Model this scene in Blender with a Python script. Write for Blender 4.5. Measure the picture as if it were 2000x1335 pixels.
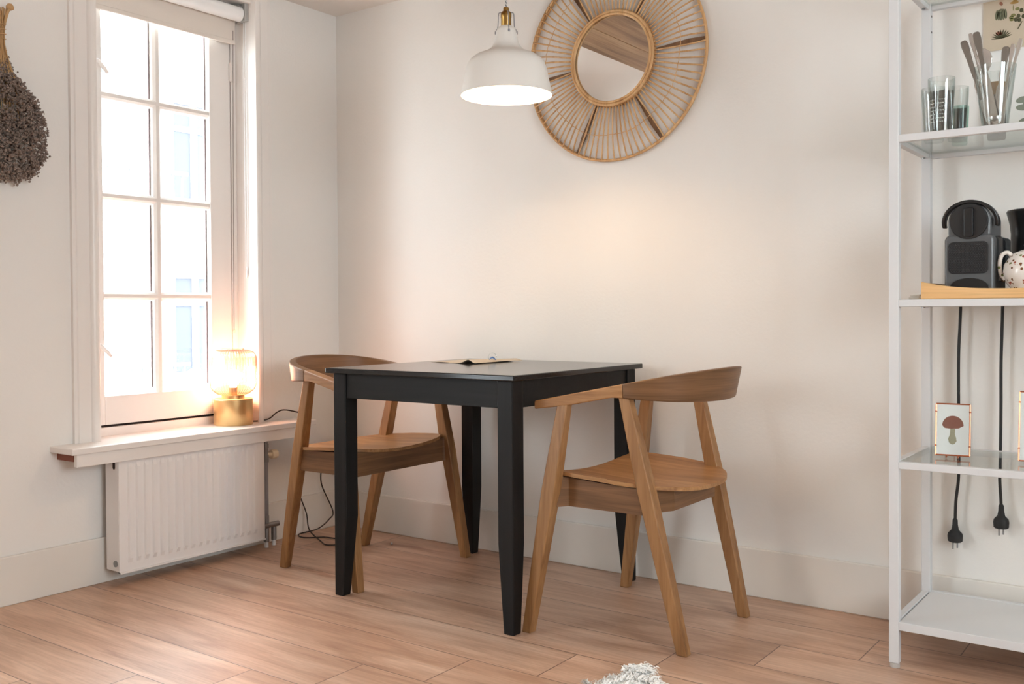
import bpy, bmesh, math, random
from mathutils import Vector, Matrix
random.seed(7)
for o in list(bpy.data.objects): bpy.data.objects.remove(o)
SC = bpy.context.scene
COL = SC.collection
PI = math.pi

# ------------------------------------------------------------------ camera
cam_d = bpy.data.cameras.new('camera')
cam = bpy.data.objects.new('camera', cam_d); COL.objects.link(cam)
cam_d.sensor_width = 36; cam_d.lens = 34.2985; cam_d.shift_x = -0.002188; cam_d.shift_y = -0.014207
cam_d.clip_start = 0.05
RT, UP, FW = [[0.80923, 0.58746, -0.006054], [-0.004067, 0.015907, 0.999865], [-0.587477, 0.809097, -0.015262]]
cam.matrix_world = Matrix(((RT[0], UP[0], -FW[0], (3.1548, -3.0263, 0.9283)[0]), (RT[1], UP[1], -FW[1], (3.1548, -3.0263, 0.9283)[1]), (RT[2], UP[2], -FW[2], (3.1548, -3.0263, 0.9283)[2]), (0, 0, 0, 1)))
SC.camera = cam
# ------------------------------------------------------------------ colour management
SC.view_settings.view_transform = 'Standard'
try: SC.view_settings.look = 'None'
except Exception: pass
SC.view_settings.gamma = 1.0
SC.view_settings.use_curve_mapping = False
SC.view_settings.exposure = 0.05
# ------------------------------------------------------------------ sky
world = bpy.data.worlds.new('world'); SC.world = world; world.use_nodes = True
bg = world.node_tree.nodes['Background']
bg.inputs[0].default_value = (0.88, 0.95, 1.0, 1); bg.inputs[1].default_value = 15.0

ROOM_X, ROOM_Y, H = 4.9, -5.2, 2.23
# window openings (y0,y1,z0,z1): two in the left wall, one in the right wall
WIN1 = (-1.146, -0.464, 0.47, 2.185)
WIN2 = (-3.70, -2.45, 0.50, 2.12)  # unseen, added for daylight on the front left floor
WIN4 = (-2.95, -1.35, 0.82, 2.12)      # right wall; unseen, added to brighten the left wall
def portal(loc, rot, sx, sy):
    l = bpy.data.lights.new('window_daylight', 'AREA'); l.shape = 'RECTANGLE'; l.size = sx; l.size_y = sy
    l.cycles.is_portal = True
    o = bpy.data.objects.new('window_daylight', l); COL.objects.link(o); o.location = loc; o.rotation_euler = rot
portal((-0.26, (WIN1[0]+WIN1[1])/2, (WIN1[2]+WIN1[3])/2), (0, -PI/2, 0), WIN1[3]-WIN1[2], WIN1[1]-WIN1[0])
portal((-0.26, (WIN2[0]+WIN2[1])/2, (WIN2[2]+WIN2[3])/2), (0, -PI/2, 0), WIN2[3]-WIN2[2], WIN2[1]-WIN2[0])
portal((ROOM_X+0.26, (WIN4[0]+WIN4[1])/2, (WIN4[2]+WIN4[3])/2), (0, PI/2, 0), WIN4[3]-WIN4[2], WIN4[1]-WIN4[0])

# ------------------------------------------------------------------ materials
def srgb(r, g, b):
    def f(c):
        c /= 255.0
        return c/12.92 if c <= 0.04045 else ((c+0.055)/1.055)**2.4
    return (f(r), f(g), f(b), 1)
def new_mat(name):
    m = bpy.data.materials.new(name); m.use_nodes = True
    nt = m.node_tree; b = nt.nodes['Principled BSDF']
    return m, nt, b
def plain(name, col, rough=0.5, metal=0.0, spec=0.5, bump=0.0, bscale=200, var=0.0, vscale=6):
    m, nt, b = new_mat(name)
    b.inputs['Base Color'].default_value = col; b.inputs['Roughness'].default_value = rough
    b.inputs['Metallic'].default_value = metal; b.inputs['Specular IOR Level'].default_value = spec
    tc = nt.nodes.new('ShaderNodeTexCoord')
    if var:
        n = nt.nodes.new('ShaderNodeTexNoise'); n.inputs['Scale'].default_value = vscale; n.inputs['Detail'].default_value = 5
        nt.links.new(tc.outputs['Object'], n.inputs['Vector'])
        mx = nt.nodes.new('ShaderNodeMix'); mx.data_type = 'RGBA'
        mx.inputs[6].default_value = col; mx.inputs[7].default_value = tuple(c*(1-var) for c in col[:3])+(1,)
        nt.links.new(n.outputs['Fac'], mx.inputs[0]); nt.links.new(mx.outputs[2], b.inputs['Base Color'])
    if bump:
        n = nt.nodes.new('ShaderNodeTexNoise'); n.inputs['Scale'].default_value = bscale; n.inputs['Detail'].default_value = 3
        nt.links.new(tc.outputs['Object'], n.inputs['Vector'])
        bp = nt.nodes.new('ShaderNodeBump'); bp.inputs['Strength'].default_value = bump; bp.inputs['Distance'].default_value = 0.002
        nt.links.new(n.outputs['Fac'], bp.inputs['Height']); nt.links.new(bp.outputs[0], b.inputs['Normal'])
    return m
def wood(name, c1, c2, c3, axis='X', rough=0.45, scale=1.0, spec=0.4):
    """long grain along one axis: streaks, fine pores and slow tone drift"""
    m, nt, b = new_mat(name); L = nt.links.new
    tc = nt.nodes.new('ShaderNodeTexCoord'); mp = nt.nodes.new('ShaderNodeMapping')
    s = [26*scale, 26*scale, 26*scale]
    if axis == 'H': s = [2.2*scale, 2.2*scale, 40*scale]      # grain level all round a bent band
    else: s['XYZ'.index(axis)] = 1.6*scale
    mp.inputs['Scale'].default_value = s; L(tc.outputs['Object'], mp.inputs['Vector'])
    n1 = nt.nodes.new('ShaderNodeTexNoise'); n1.inputs['Scale'].default_value = 1.0; n1.inputs['Detail'].default_value = 6; n1.inputs['Distortion'].default_value = 0.8
    L(mp.outputs[0], n1.inputs['Vector'])
    mp2 = nt.nodes.new('ShaderNodeMapping'); s2 = [170*scale]*3
    if axis == 'H': s2 = [8*scale, 8*scale, 260*scale]
    else: s2['XYZ'.index(axis)] = 6*scale
    mp2.inputs['Scale'].default_value = s2; L(tc.outputs['Object'], mp2.inputs['Vector'])
    n2 = nt.nodes.new('ShaderNodeTexNoise'); n2.inputs['Scale'].default_value = 1.0; n2.inputs['Detail'].default_value = 2
    L(mp2.outputs[0], n2.inputs['Vector'])
    cr = nt.nodes.new('ShaderNodeValToRGB'); e = cr.color_ramp.elements
    e[0].position = 0.3; e[0].color = c1; e[1].position = 0.7; e[1].color = c3
    k = e.new(0.5); k.color = c2
    L(n1.outputs['Fac'], cr.inputs[0])
    mx = nt.nodes.new('ShaderNodeMix'); mx.data_type = 'RGBA'; mx.blend_type = 'MULTIPLY'; mx.inputs[0].default_value = 0.35
    cr2 = nt.nodes.new('ShaderNodeValToRGB'); cr2.color_ramp.elements[0].position = 0.35; cr2.color_ramp.elements[0].color = (0.55, 0.5, 0.45, 1); cr2.color_ramp.elements[1].position = 0.55
    L(n2.outputs['Fac'], cr2.inputs[0]); L(cr.outputs[0], mx.inputs[6]); L(cr2.outputs[0], mx.inputs[7])
    L(mx.outputs[2], b.inputs['Base Color'])
    b.inputs['Roughness'].default_value = rough; b.inputs['Specular IOR Level'].default_value = spec
    bp = nt.nodes.new('ShaderNodeBump'); bp.inputs['Strength'].default_value = 0.15; bp.inputs['Distance'].default_value = 0.001
    L(n2.outputs['Fac'], bp.inputs['Height']); L(bp.outputs[0], b.inputs['Normal'])
    return m
def glass_thin(name, tint=(1, 1, 1, 1), fac=0.08, rough=0.02, edge=None):
    m = bpy.data.materials.new(name); m.use_nodes = True; nt = m.node_tree; nt.nodes.clear(); L = nt.links.new
    out = nt.nodes.new('ShaderNodeOutputMaterial'); t = nt.nodes.new('ShaderNodeBsdfTransparent'); g = nt.nodes.new('ShaderNodeBsdfGlossy')
    t.inputs[0].default_value = tint; g.inputs['Roughness'].default_value = rough
    lw_ = nt.nodes.new('ShaderNodeLayerWeight'); lw_.inputs[0].default_value = 0.5
    fr = nt.nodes.new('ShaderNodeMath'); fr.operation = 'POWER'; fr.inputs[1].default_value = 4.0; L(lw_.outputs['Facing'], fr.inputs[0])
    if edge:      # more glass to pass through where the wall is seen edge-on
        pw_ = nt.nodes.new('ShaderNodeMath'); pw_.operation = 'POWER'; pw_.inputs[1].default_value = 1.6; L(lw_.outputs['Facing'], pw_.inputs[0])
        cm = nt.nodes.new('ShaderNodeMix'); cm.data_type = 'RGBA'; cm.inputs[6].default_value = tint; cm.inputs[7].default_value = edge
        L(pw_.outputs[0], cm.inputs[0]); L(cm.outputs[2], t.inputs[0])
    ad = nt.nodes.new('ShaderNodeMath'); ad.operation = 'MULTIPLY_ADD'; ad.inputs[1].default_value = 0.6; ad.inputs[2].default_value = 0.02+fac*0.35
    L(fr.outputs[0], ad.inputs[0])
    mx = nt.nodes.new('ShaderNodeMixShader'); L(ad.outputs[0], mx.inputs[0]); L(t.outputs[0], mx.inputs[1]); L(g.outputs[0], mx.inputs[2]); L(mx.outputs[0], out.inputs[0])
    return m
def emit(name, col, s):
    m = bpy.data.materials.new(name); m.use_nodes = True; nt = m.node_tree; nt.nodes.clear()
    out = nt.nodes.new('ShaderNodeOutputMaterial'); e = nt.nodes.new('ShaderNodeEmission'); e.inputs[0].default_value = col; e.inputs[1].default_value = s
    nt.links.new(e.outputs[0], out.inputs[0]); return m

M = {}
M['wall'] = plain('wall_paint', srgb(236, 232, 227), 0.85, spec=0.2, bump=0.25, bscale=90)
M['ceiling'] = plain('ceiling_paint', srgb(236, 230, 224), 0.9, spec=0.2)
M['trim'] = plain('trim_gloss_paint', srgb(238, 232, 227), 0.3, spec=0.5, var=0.03, vscale=3)
M['base'] = plain('baseboard_paint', srgb(232, 226, 218), 0.4, spec=0.4, var=0.05, vscale=5)
M['white_metal'] = plain('white_powder_coat', srgb(226, 225, 224), 0.35)
M['radiator'] = plain('radiator_enamel', srgb(238, 233, 230), 0.32)
M['steel'] = plain('pipe_steel', srgb(150, 150, 150), 0.35, metal=0.9)
M['greypaint'] = plain('grey_pipe', srgb(150, 150, 156), 0.4, metal=0.2)
M['knob'] = plain('cream_plastic', srgb(235, 220, 195), 0.4)
M['dark'] = plain('dark_gap', srgb(45, 30, 25), 0.9)
M['redbrown'] = plain('rust_bracket', srgb(140, 80, 60), 0.7)
M['black_wood'] = wood('black_stained_pine', srgb(14, 14, 14), srgb(20, 20, 20), srgb(26, 25, 25), 'X', 0.5, spec=0.25)
M['black_top'] = wood('black_stained_top', srgb(24, 24, 24), srgb(33, 32, 32), srgb(40, 39, 38), 'X', 0.15, spec=0.4)
M['black_wood_z'] = wood('black_stained_leg', srgb(13, 13, 13), srgb(19, 18, 18), srgb(24, 23, 23), 'Z', 0.5, spec=0.25)
oak = (srgb(142, 98, 60), srgb(166, 120, 76), srgb(184, 138, 92))
M['oak_x'] = wood('oak_veneer_x', *oak, 'X'); M['oak_y'] = wood('oak_veneer_y', *oak, 'Y'); M['oak_z'] = wood('oak_leg', srgb(132, 92, 56), srgb(154, 111, 70), srgb(172, 128, 84), 'Z')
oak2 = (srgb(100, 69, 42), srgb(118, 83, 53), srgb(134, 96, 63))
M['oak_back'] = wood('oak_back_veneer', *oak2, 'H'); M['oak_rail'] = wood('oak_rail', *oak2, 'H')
M['brass'] = plain('brushed_brass', srgb(226, 194, 140), 0.34, metal=1.0)
M['brass_dark'] = plain('aged_brass', srgb(160, 125, 70), 0.35, metal=1.0)
M['shade_out'] = plain('shade_enamel', srgb(232, 228, 222), 0.4)
M['bulb'] = emit('pendant_bulb_glow', (1.0, 0.68, 0.40, 1), 235)
M['bulb2'] = emit('table_bulb_glow', (1.0, 0.56, 0.36, 1), 120)
M['pane'] = glass_thin('window_glass', (0.97, 0.985, 0.985, 1), 0.03)
M['lampglass'] = glass_thin('rose_ribbed_glass', (0.94, 0.77, 0.71, 1), 0.30, 0.15, edge=(0.30, 0.16, 0.13, 1))
M['shelfglass'] = glass_thin('shelf_glass', (0.95, 0.975, 0.96, 1), 0.12)
M['tumbler'] = glass_thin('tumbler_glass', (0.975, 0.99, 0.985, 1), 0.14, edge=(0.70, 0.76, 0.75, 1))
M['greenglass'] = glass_thin('green_glass', (0.72, 0.88, 0.83, 1), 0.14)
M['mirror'] = plain('mirror_silver', (0.86, 0.87, 0.87, 1), 0.01, metal=1.0)
M['cane'] = wood('rattan_cane', srgb(190, 142, 92), srgb(214, 170, 120), srgb(228, 190, 142), 'Z', 0.5)
M['cane_dark'] = wood('rattan_strip', srgb(110, 78, 52), srgb(130, 95, 66), srgb(146, 110, 80), 'Z', 0.6)
M['white_metal'].node_tree.nodes['Principled BSDF'].inputs['Base Color'].default_value = srgb(216, 216, 217)
M['bamboo'] = wood('bamboo_tray', srgb(214, 168, 112), srgb(228, 184, 128), srgb(238, 198, 146), 'X', 0.45)
M['black_plastic'] = plain('black_plastic', srgb(22, 22, 23), 0.3)
M['black_matte'] = plain('black_matte', srgb(26, 25, 26), 0.6)
M['grey_plastic'] = plain('grey_plastic', srgb(88, 90, 92), 0.32)
M['rubber'] = plain('cable_rubber', srgb(24, 22, 22), 0.5)
M['browncable'] = plain('brown_cable', srgb(52, 38, 30), 0.5)
M['silver'] = plain('silver_cutlery', srgb(200, 198, 196), 0.22, metal=1.0)
M['pewter'] = plain('tarnished_silver', srgb(128, 120, 112), 0.45, metal=0.7, bump=0.4, bscale=500)
M['copper'] = plain('copper_wire', srgb(205, 130, 98), 0.3, metal=1.0)
M['paper'] = plain('white_paper', srgb(236, 235, 232), 0.8)
M['kraft'] = plain('printed_paper', srgb(206, 190, 168), 0.8, var=0.06, vscale=20)
M['porcelain'] = plain('porcelain', srgb(238, 230, 222), 0.15)
M['blind'] = plain('blind_fabric', srgb(226, 216, 206), 0.9, bump=0.2, bscale=400)
M['tube'] = plain('blind_tube', srgb(240, 240, 240), 0.4)
M['stem'] = plain('dried_stem', srgb(200, 160, 112), 0.8, var=0.2, vscale=40)
M['berry'] = plain('dried_flower_head', srgb(160, 140, 128), 0.9, var=0.6, vscale=70)
M['clear_foot'] = plain('foot_plastic', srgb(190, 185, 180), 0.4)

def facade_mat(name, col):
    return plain(name, col, 0.9, var=0.05, vscale=1)
def floor_mat():
    m, nt, b = new_mat('oak_laminate_floor'); L = nt.links.new
    N = nt.nodes.new
    def math_(op, a, b_=None, c=None):
        n = N('ShaderNodeMath'); n.operation = op
        for i, v in enumerate((a, b_, c)):
            if v is None: continue
            if isinstance(v, (int, float)): n.inputs[i].default_value = v
            else: L(v, n.inputs[i])
        return n.outputs[0]
    tc = N('ShaderNodeTexCoord'); sp = N('ShaderNodeSeparateXYZ'); L(tc.outputs['Object'], sp.inputs[0])
    W, LEN = 0.194, 2.2
    v = math_('DIVIDE', math_('ADD', sp.outputs[1], 0.409), W)
    row = math_('FLOOR', v); fv = math_('FRACT', v)
    u = math_('DIVIDE', math_('SUBTRACT', sp.outputs[0], math_('ADD', math_('MULTIPLY', math_('ADD', row, 1.0), 0.212), 2.165)), LEN)
    colm = math_('FLOOR', u); fu = math_('FRACT', u)
    dv = math_('MULTIPLY', math_('MINIMUM', fv, math_('SUBTRACT', 1.0, fv)), W)
    du = math_('MULTIPLY', math_('MINIMUM', fu, math_('SUBTRACT', 1.0, fu)), LEN)
    d = math_('MINIMUM', dv, du)
    gap = N('ShaderNodeMapRange'); gap.inputs[1].default_value = 0.0004; gap.inputs[2].default_value = 0.0022; L(d, gap.inputs[0])
    cb = N('ShaderNodeCombineXYZ'); L(row, cb.inputs[0]); L(colm, cb.inputs[1])
    wn = N('ShaderNodeTexWhiteNoise'); L(cb.outputs[0], wn.inputs['Vector'])
    off = N('ShaderNodeVectorMath'); off.operation = 'SCALE'; off.inputs[3].default_value = 17.0; L(wn.outputs['Color'], off.inputs[0])
    ad = N('ShaderNodeVectorMath'); ad.operation = 'ADD'; L(tc.outputs['Object'], ad.inputs[0]); L(off.outputs[0], ad.inputs[1])
    mp = N('ShaderNodeMapping'); mp.inputs['Scale'].default_value = (1.7, 13, 1); L(ad.outputs[0], mp.inputs[0])
    n1 = N('ShaderNodeTexNoise'); n1.inputs['Scale'].default_value = 1.0; n1.inputs['Detail'].default_value = 5; n1.inputs['Distortion'].default_value = 1.0; L(mp.outputs[0], n1.inputs['Vector'])
    # cathedral grain: rings of a stretched noise field
    rings = math_('FRACT', math_('MULTIPLY', n1.outputs['Fac'], 11.0))
    rg = math_('ABSOLUTE', math_('SUBTRACT', rings, 0.5))
    mp2 = N('ShaderNodeMapping'); mp2.inputs['Scale'].default_value = (7, 130, 1); L(ad.outputs[0], mp2.inputs[0])
    n2 = N('ShaderNodeTexNoise'); n2.inputs['Scale'].default_value = 1.0; n2.inputs['Detail'].default_value = 3; L(mp2.outputs[0], n2.inputs['Vector'])
    cr = N('ShaderNodeValToRGB'); e = cr.color_ramp.elements
    e[0].position = 0.25; e[0].color = srgb(178, 134, 106); e[1].position = 0.75; e[1].color = srgb(228, 194, 168)
    k = e.new(0.5); k.color = srgb(208, 168, 140); L(n1.outputs['Fac'], cr.inputs[0])
    mx = N('ShaderNodeMix'); mx.data_type = 'RGBA'; mx.blend_type = 'MULTIPLY'
    L(math_('MULTIPLY', rg, 0.45), mx.inputs[0]); L(cr.outputs[0], mx.inputs[6]); mx.inputs[7].default_value = (0.72, 0.60, 0.53, 1)
    f2 = N('ShaderNodeValToRGB'); f2.color_ramp.elements[0].position = 0.3; f2.color_ramp.elements[0].color = (0.80, 0.76, 0.73, 1); f2.color_ramp.elements[1].position = 0.6; L(n2.outputs['Fac'], f2.inputs[0])
    m2 = N('ShaderNodeMix'); m2.data_type = 'RGBA'; m2.blend_type = 'MULTIPLY'; m2.inputs[0].default_value = 0.8; L(mx.outputs[2], m2.inputs[6]); L(f2.outputs[0], m2.inputs[7])
    mp3 = N('ShaderNodeMapping'); mp3.inputs['Scale'].default_value = (3.2, 15, 1); L(ad.outputs[0], mp3.inputs[0])
    n3 = N('ShaderNodeTexNoise'); n3.inputs['Scale'].default_value = 1.0; n3.inputs['Detail'].default_value = 4; L(mp3.outputs[0], n3.inputs['Vector'])
    kr = N('ShaderNodeMapRange'); kr.inputs[1].default_value = 0.62; kr.inputs[2].default_value = 0.78; kr.inputs[4].default_value = 0.7; L(n3.outputs['Fac'], kr.inputs[0])
    m4 = N('ShaderNodeMix'); m4.data_type = 'RGBA'; m4.blend_type = 'MULTIPLY'; L(kr.outputs[0], m4.inputs[0]); L(m2.outputs[2], m4.inputs[6]); m4.inputs[7].default_value = (0.62, 0.44, 0.36, 1)
    hs = N('ShaderNodeHueSaturation'); L(m4.outputs[2], hs.inputs['Color'])
    L(math_('ADD', math_('MULTIPLY', wn.outputs['Value'], 0.16), 0.92), hs.inputs['Value'])
    m3 = N('ShaderNodeMix'); m3.data_type = 'RGBA'; L(gap.outputs[0], m3.inputs[0]); m3.inputs[6].default_value = srgb(95, 66, 52); L(hs.outputs[0], m3.inputs[7])
    L(m3.outputs[2], b.inputs['Base Color'])
    b.inputs['Roughness'].default_value = 0.42; b.inputs['Specular IOR Level'].default_value = 1.0
    bp = N('ShaderNodeBump'); bp.inputs['Strength'].default_value = 0.3; bp.inputs['Distance'].default_value = 0.001; L(gap.outputs[0], bp.inputs['Height']); L(bp.outputs[0], b.inputs['Normal'])
    return m
M['floor'] = floor_mat()

# ------------------------------------------------------------------ mesh helpers
def B(): return bmesh.new()
def box(bm, lo, hi, mi=0):
    x0, y0, z0 = lo; x1, y1, z1 = hi
    v = [bm.verts.new(c) for c in ((x0,y0,z0),(x1,y0,z0),(x1,y1,z0),(x0,y1,z0),(x0,y0,z1),(x1,y0,z1),(x1,y1,z1),(x0,y1,z1))]
    for q in ((0,3,2,1),(4,5,6,7),(0,1,5,4),(1,2,6,5),(2,3,7,6),(3,0,4,7)):
        f = bm.faces.new([v[i] for i in q]); f.material_index = mi
def loft(bm, secs, cap=True, closed=False, mi=0):
    rows = [[bm.verts.new(p) for p in s] for s in secs]
    n = len(rows[0]); R = len(rows)
    for i in range(R if closed else R-1):
        a, b = rows[i], rows[(i+1) % R]
        for j in range(n):
            f = bm.faces.new((a[j], a[(j+1) % n], b[(j+1) % n], b[j])); f.material_index = mi
    if cap and not closed:
        f = bm.faces.new(list(reversed(rows[0]))); f.material_index = mi
        f = bm.faces.new(rows[-1]); f.material_index = mi
def lathe(bm, prof, c=(0,0,0), n=48, ribs=0, depth=0.0, cap0=False, cap1=False, axis='Z', mi=0):
    rows = []
    for r, z in prof:
        row = []
        for k in range(n):
            a = 2*PI*k/n; rr = r*(1+depth*math.cos(ribs*a)) if ribs else r
            if axis == 'Z': p = (c[0]+rr*math.cos(a), c[1]+rr*math.sin(a), c[2]+z)
            elif axis == 'Y': p = (c[0]+rr*math.cos(a), c[1]+z, c[2]-rr*math.sin(a))
            else: p = (c[0]+z, c[1]+rr*math.cos(a), c[2]+rr*math.sin(a))
            row.append(bm.verts.new(p))
        rows.append(row)
    for i in range(len(rows)-1):
        for j in range(n):
            f = bm.faces.new((rows[i][j], rows[i][(j+1) % n], rows[i+1][(j+1) % n], rows[i+1][j])); f.material_index = mi
    if cap0: bm.faces.new(list(reversed(rows[0]))).material_index = mi
    if cap1: bm.faces.new(rows[-1]).material_index = mi
def cyl(bm, c, r, h, axis='Z', n=24, mi=0): lathe(bm, [(r, 0), (r, h)], c, n, cap0=True, cap1=True, axis=axis, mi=mi)
def smooth_path(pts, sub=6):
    P = [Vector(p) for p in pts]; out = []
    for i in range(len(P)-1):
        p0 = P[max(i-1, 0)]; p1 = P[i]; p2 = P[i+1]; p3 = P[min(i+2, len(P)-1)]
        for k in range(sub):
            t = k/sub
            out.append(0.5*((2*p1)+(-p0+p2)*t+(2*p0-5*p1+4*p2-p3)*t*t+(-p0+3*p1-3*p2+p3)*t*t*t))
    out.append(P[-1]); return out
def tube(bm, pts, r, n=8, cap=True, closed=False, mi=0):
    P = [Vector(p) for p in pts]; secs = []; ref = None; R = len(P)
    for i, p in enumerate(P):
        if closed: t = P[(i+1) % R]-P[i-1]
        else: t = P[min(i+1, R-1)]-P[max(i-1, 0)]
        t.normalize()
        if ref is None: ref = Vector((0,0,1)) if abs(t.z) < 0.9 else Vector((1,0,0))
        a = (ref-t*ref.dot(t)).normalized(); ref = a; b = t.cross(a)
        rr = r[i] if isinstance(r, (list, tuple)) else r
        secs.append([p+a*rr*math.cos(2*PI*k/n)+b*rr*math.sin(2*PI*k/n) for k in range(n)])
    loft(bm, secs, cap, closed, mi)
def prism(bm, outline, y0, y1, axis='Y', mi=0):
    def mk(a, b, t):
        return (a, t, b) if axis == 'Y' else ((t, a, b) if axis == 'X' else (a, b, t))
    A = [bm.verts.new(mk(a, b, y0)) for a, b in outline]; Bq = [bm.verts.new(mk(a, b, y1)) for a, b in outline]
    n = len(A)
    for i in range(n): bm.faces.new((A[i], A[(i+1) % n], Bq[(i+1) % n], Bq[i])).material_index = mi
    bm.faces.new(list(reversed(A))).material_index = mi; bm.faces.new(Bq).material_index = mi
def rrect(x0, z0, x1, z1, r, n=5):
    out = []
    for cx, cz, a0 in ((x1-r, z0+r, -PI/2), (x1-r, z1-r, 0), (x0+r, z1-r, PI/2), (x0+r, z0+r, PI)):
        for k in range(n+1):
            a = a0+PI/2*k/n; out.append((cx+r*math.cos(a), cz+r*math.sin(a)))
    return out
def obj(name, bm, mat, parent=None, bevel=0.0, smooth=False, segs=2, label=None, kind=None, subsurf=0):
    bmesh.ops.recalc_face_normals(bm, faces=bm.faces[:])
    me = bpy.data.meshes.new(name); bm.to_mesh(me); bm.free()
    for m in (mat if isinstance(mat, (list, tuple)) else [mat]): me.materials.append(m)
    if smooth:
        for p in me.polygons: p.use_smooth = True
    o = bpy.data.objects.new(name, me); COL.objects.link(o)
    if smooth == 'auto':
        me.set_sharp_from_angle(angle=math.radians(38))
    if bevel:
        b = o.modifiers.new('bevel', 'BEVEL'); b.width = bevel; b.segments = segs; b.limit_method = 'ANGLE'; b.angle_limit = math.radians(35)
    if subsurf:
        s = o.modifiers.new('subsurf', 'SUBSURF'); s.levels = subsurf; s.render_levels = subsurf
    if parent: o.parent = parent
    if label: o['label'] = label
    if kind: o['kind'] = kind
    return o
def thing(name, label, cat, loc=(0,0,0), rotz=0.0, group=None):
    o = bpy.data.objects.new(name, None); COL.objects.link(o); o.empty_display_size = 0.1
    o.location = loc; o.rotation_euler = (0, 0, rotz); o['label'] = label; o['category'] = cat
    if group: o['group'] = group
    return o
def tag(o, label, cat, group=None):
    o['label'] = label; o['category'] = cat
    if group: o['group'] = group
    return o
def sroot(name, loc=(0,0,0)):
    o = bpy.data.objects.new(name, None); COL.objects.link(o); o.location = loc; o['kind'] = 'structure'; return o
def struct(name, bm, mat, parent=None, bevel=0.0, smooth=False):
    o = obj(name, bm, mat, parent, bevel, smooth)
    if not parent: o['kind'] = 'structure'
    return o

# ------------------------------------------------------------------ room shell
T = 0.26
b = B(); box(b, (-T, ROOM_Y-T, -0.1), (ROOM_X+T, T, 0)); struct('floor', b, M['floor'])
b = B(); box(b, (-T, ROOM_Y-T, H), (ROOM_X+T, T, H+0.12)); struct('ceiling', b, M['ceiling'])
def wall_x(name, xa, xb, y0, y1, holes, mat):      # wall across x, running along y
    b = B(); ys = y0
    for (a, c, z0, z1) in sorted(holes):
        box(b, (xa, ys, 0), (xb, a, H)); box(b, (xa, a, 0), (xb, c, z0)); box(b, (xa, a, z1), (xb, c, H)); ys = c
    box(b, (xa, ys, 0), (xb, y1, H)); return struct(name, b, mat)
def wall_y(name, ya, yb, x0, x1, holes, mat):
    b = B(); xs = x0
    for (a, c, z0, z1) in sorted(holes):
        box(b, (xs, ya, 0), (a, yb, H)); box(b, (a, ya, 0), (c, yb, z0)); box(b, (a, ya, z1), (c, yb, H)); xs = c
    box(b, (xs, ya, 0), (x1, yb, H)); return struct(name, b, mat)
wall_x('wall_left', -T, 0, ROOM_Y, 0, [(WIN1[0]-0.012, WIN1[1]+0.011, 0.471, 2.188), WIN2], M['wall'])
wall_x('wall_right', ROOM_X, ROOM_X+T, ROOM_Y, 0, [WIN4], M['wall'])
wall_y('wall_back', 0, T, -T, ROOM_X+T, [], M['wall'])
wall_y('wall_front', ROOM_Y-T, ROOM_Y, -T, ROOM_X+T, [], M['wall'])
BT = 0.157
b = B(); box(b, (0.0, ROOM_Y, 0), (0.015, 0, BT)); struct('baseboard_left', b, M['base'], bevel=0.003)
b = B(); box(b, (0.015, -0.015, 0), (ROOM_X, 0, BT)); struct('baseboard_back', b, M['base'], bevel=0.003)
# wooden boarding under the ceiling, seen in the round mirror
M['oldwood'] = wood('weathered_ceiling_boards', srgb(120, 90, 62), srgb(160, 126, 92), srgb(186, 154, 118), 'Y', 0.8, 0.6)
cb = sroot('trim_1')
for k in range(5):
    b = B(); x = 0.645+0.205*k; box(b, (x+0.0015, -4.6, H-0.022), (x+0.2035, -0.0, H)); obj('ceiling_board', b, M['oldwood'], cb, bevel=0.002)

# ------------------------------------------------------------------ window 1
w = sroot('window_1', (0, -0.805, 0.493))
wy = -0.805; wz = 0.493
def wb(bm, lo, hi): box(bm, (lo[0], lo[1]-wy, lo[2]-wz), (hi[0], hi[1]-wy, hi[2]-wz))
SILL = 0.493
# casing: moulded boards on both sides and above
b = B()
for (a, c) in ((-1.235, -1.146), (-0.464, -0.378)):
    out, inn = (a, c) if a < -1 else (c, a)
    s = 1 if inn > out else -1
    prof = [(0, out), (0.014, out), (0.014, out+s*0.012), (0.018, out+s*0.016), (0.018, inn-s*0.03), (0.026, inn-s*0.026), (0.030, inn-s*0.018), (0.030, inn-s*0.006), (0.026, inn), (0, inn)]
    loft(b, [[(x, y-wy, z-wz) for x, y in prof] for z in (SILL, H)])
wb(b, (0, -1.146, 2.185), (0.018, -0.464, H))
obj('casing', b, M['trim'], w, smooth='auto')
b = B()   # jamb linings, outer frame
wb(b, (-0.235, -1.16, SILL), (0.0, -1.146, 2.185)); wb(b, (-0.235, -0.464, SILL), (0.0, -0.452, 2.185)); wb(b, (-0.235, -1.146, 2.172), (0.0, -0.464, 2.19))
obj('jamb_lining', b, M['trim'], w)
b = B()
wb(b, (-0.16, -1.146, SILL), (-0.098, -1.125, 2.172)); wb(b, (-0.16, -0.489, SILL), (-0.098, -0.464, 2.172))
wb(b, (-0.16, -1.146, SILL-0.02), (-0.098, -0.464, 0.523)); wb(b, (-0.16, -1.146, 2.13), (-0.098, -0.464, 2.172))
obj('window_frame', b, M['trim'], w, bevel=0.002)
b = B(); wb(b, (-0.155, -1.12, 0.5235), (-0.112, -0.49, 0.5305)); obj('draught_gap', b, M['dark'], w)
SY0, SY1, GY0, GY1 = -1.122, -0.4925, -1.052, -0.592
SZ0, SZ1, GZ0, GZ1 = 0.5315, 2.127, 0.636, 2.086
b = B()
wb(b, (-0.145, SY0, SZ0), (-0.1, GY0, SZ1)); wb(b, (-0.145, GY1, SZ0), (-0.1, SY1, SZ1))
wb(b, (-0.145, GY0, SZ0), (-0.1, GY1, GZ0)); wb(b, (-0.145, GY0, GZ1), (-0.1, GY1, SZ1))
obj('sash', b, M['trim'], w, bevel=0.003)
b = B(); MZ = [0.998, 1.360, 1.723]; mw = 0.0195
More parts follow.
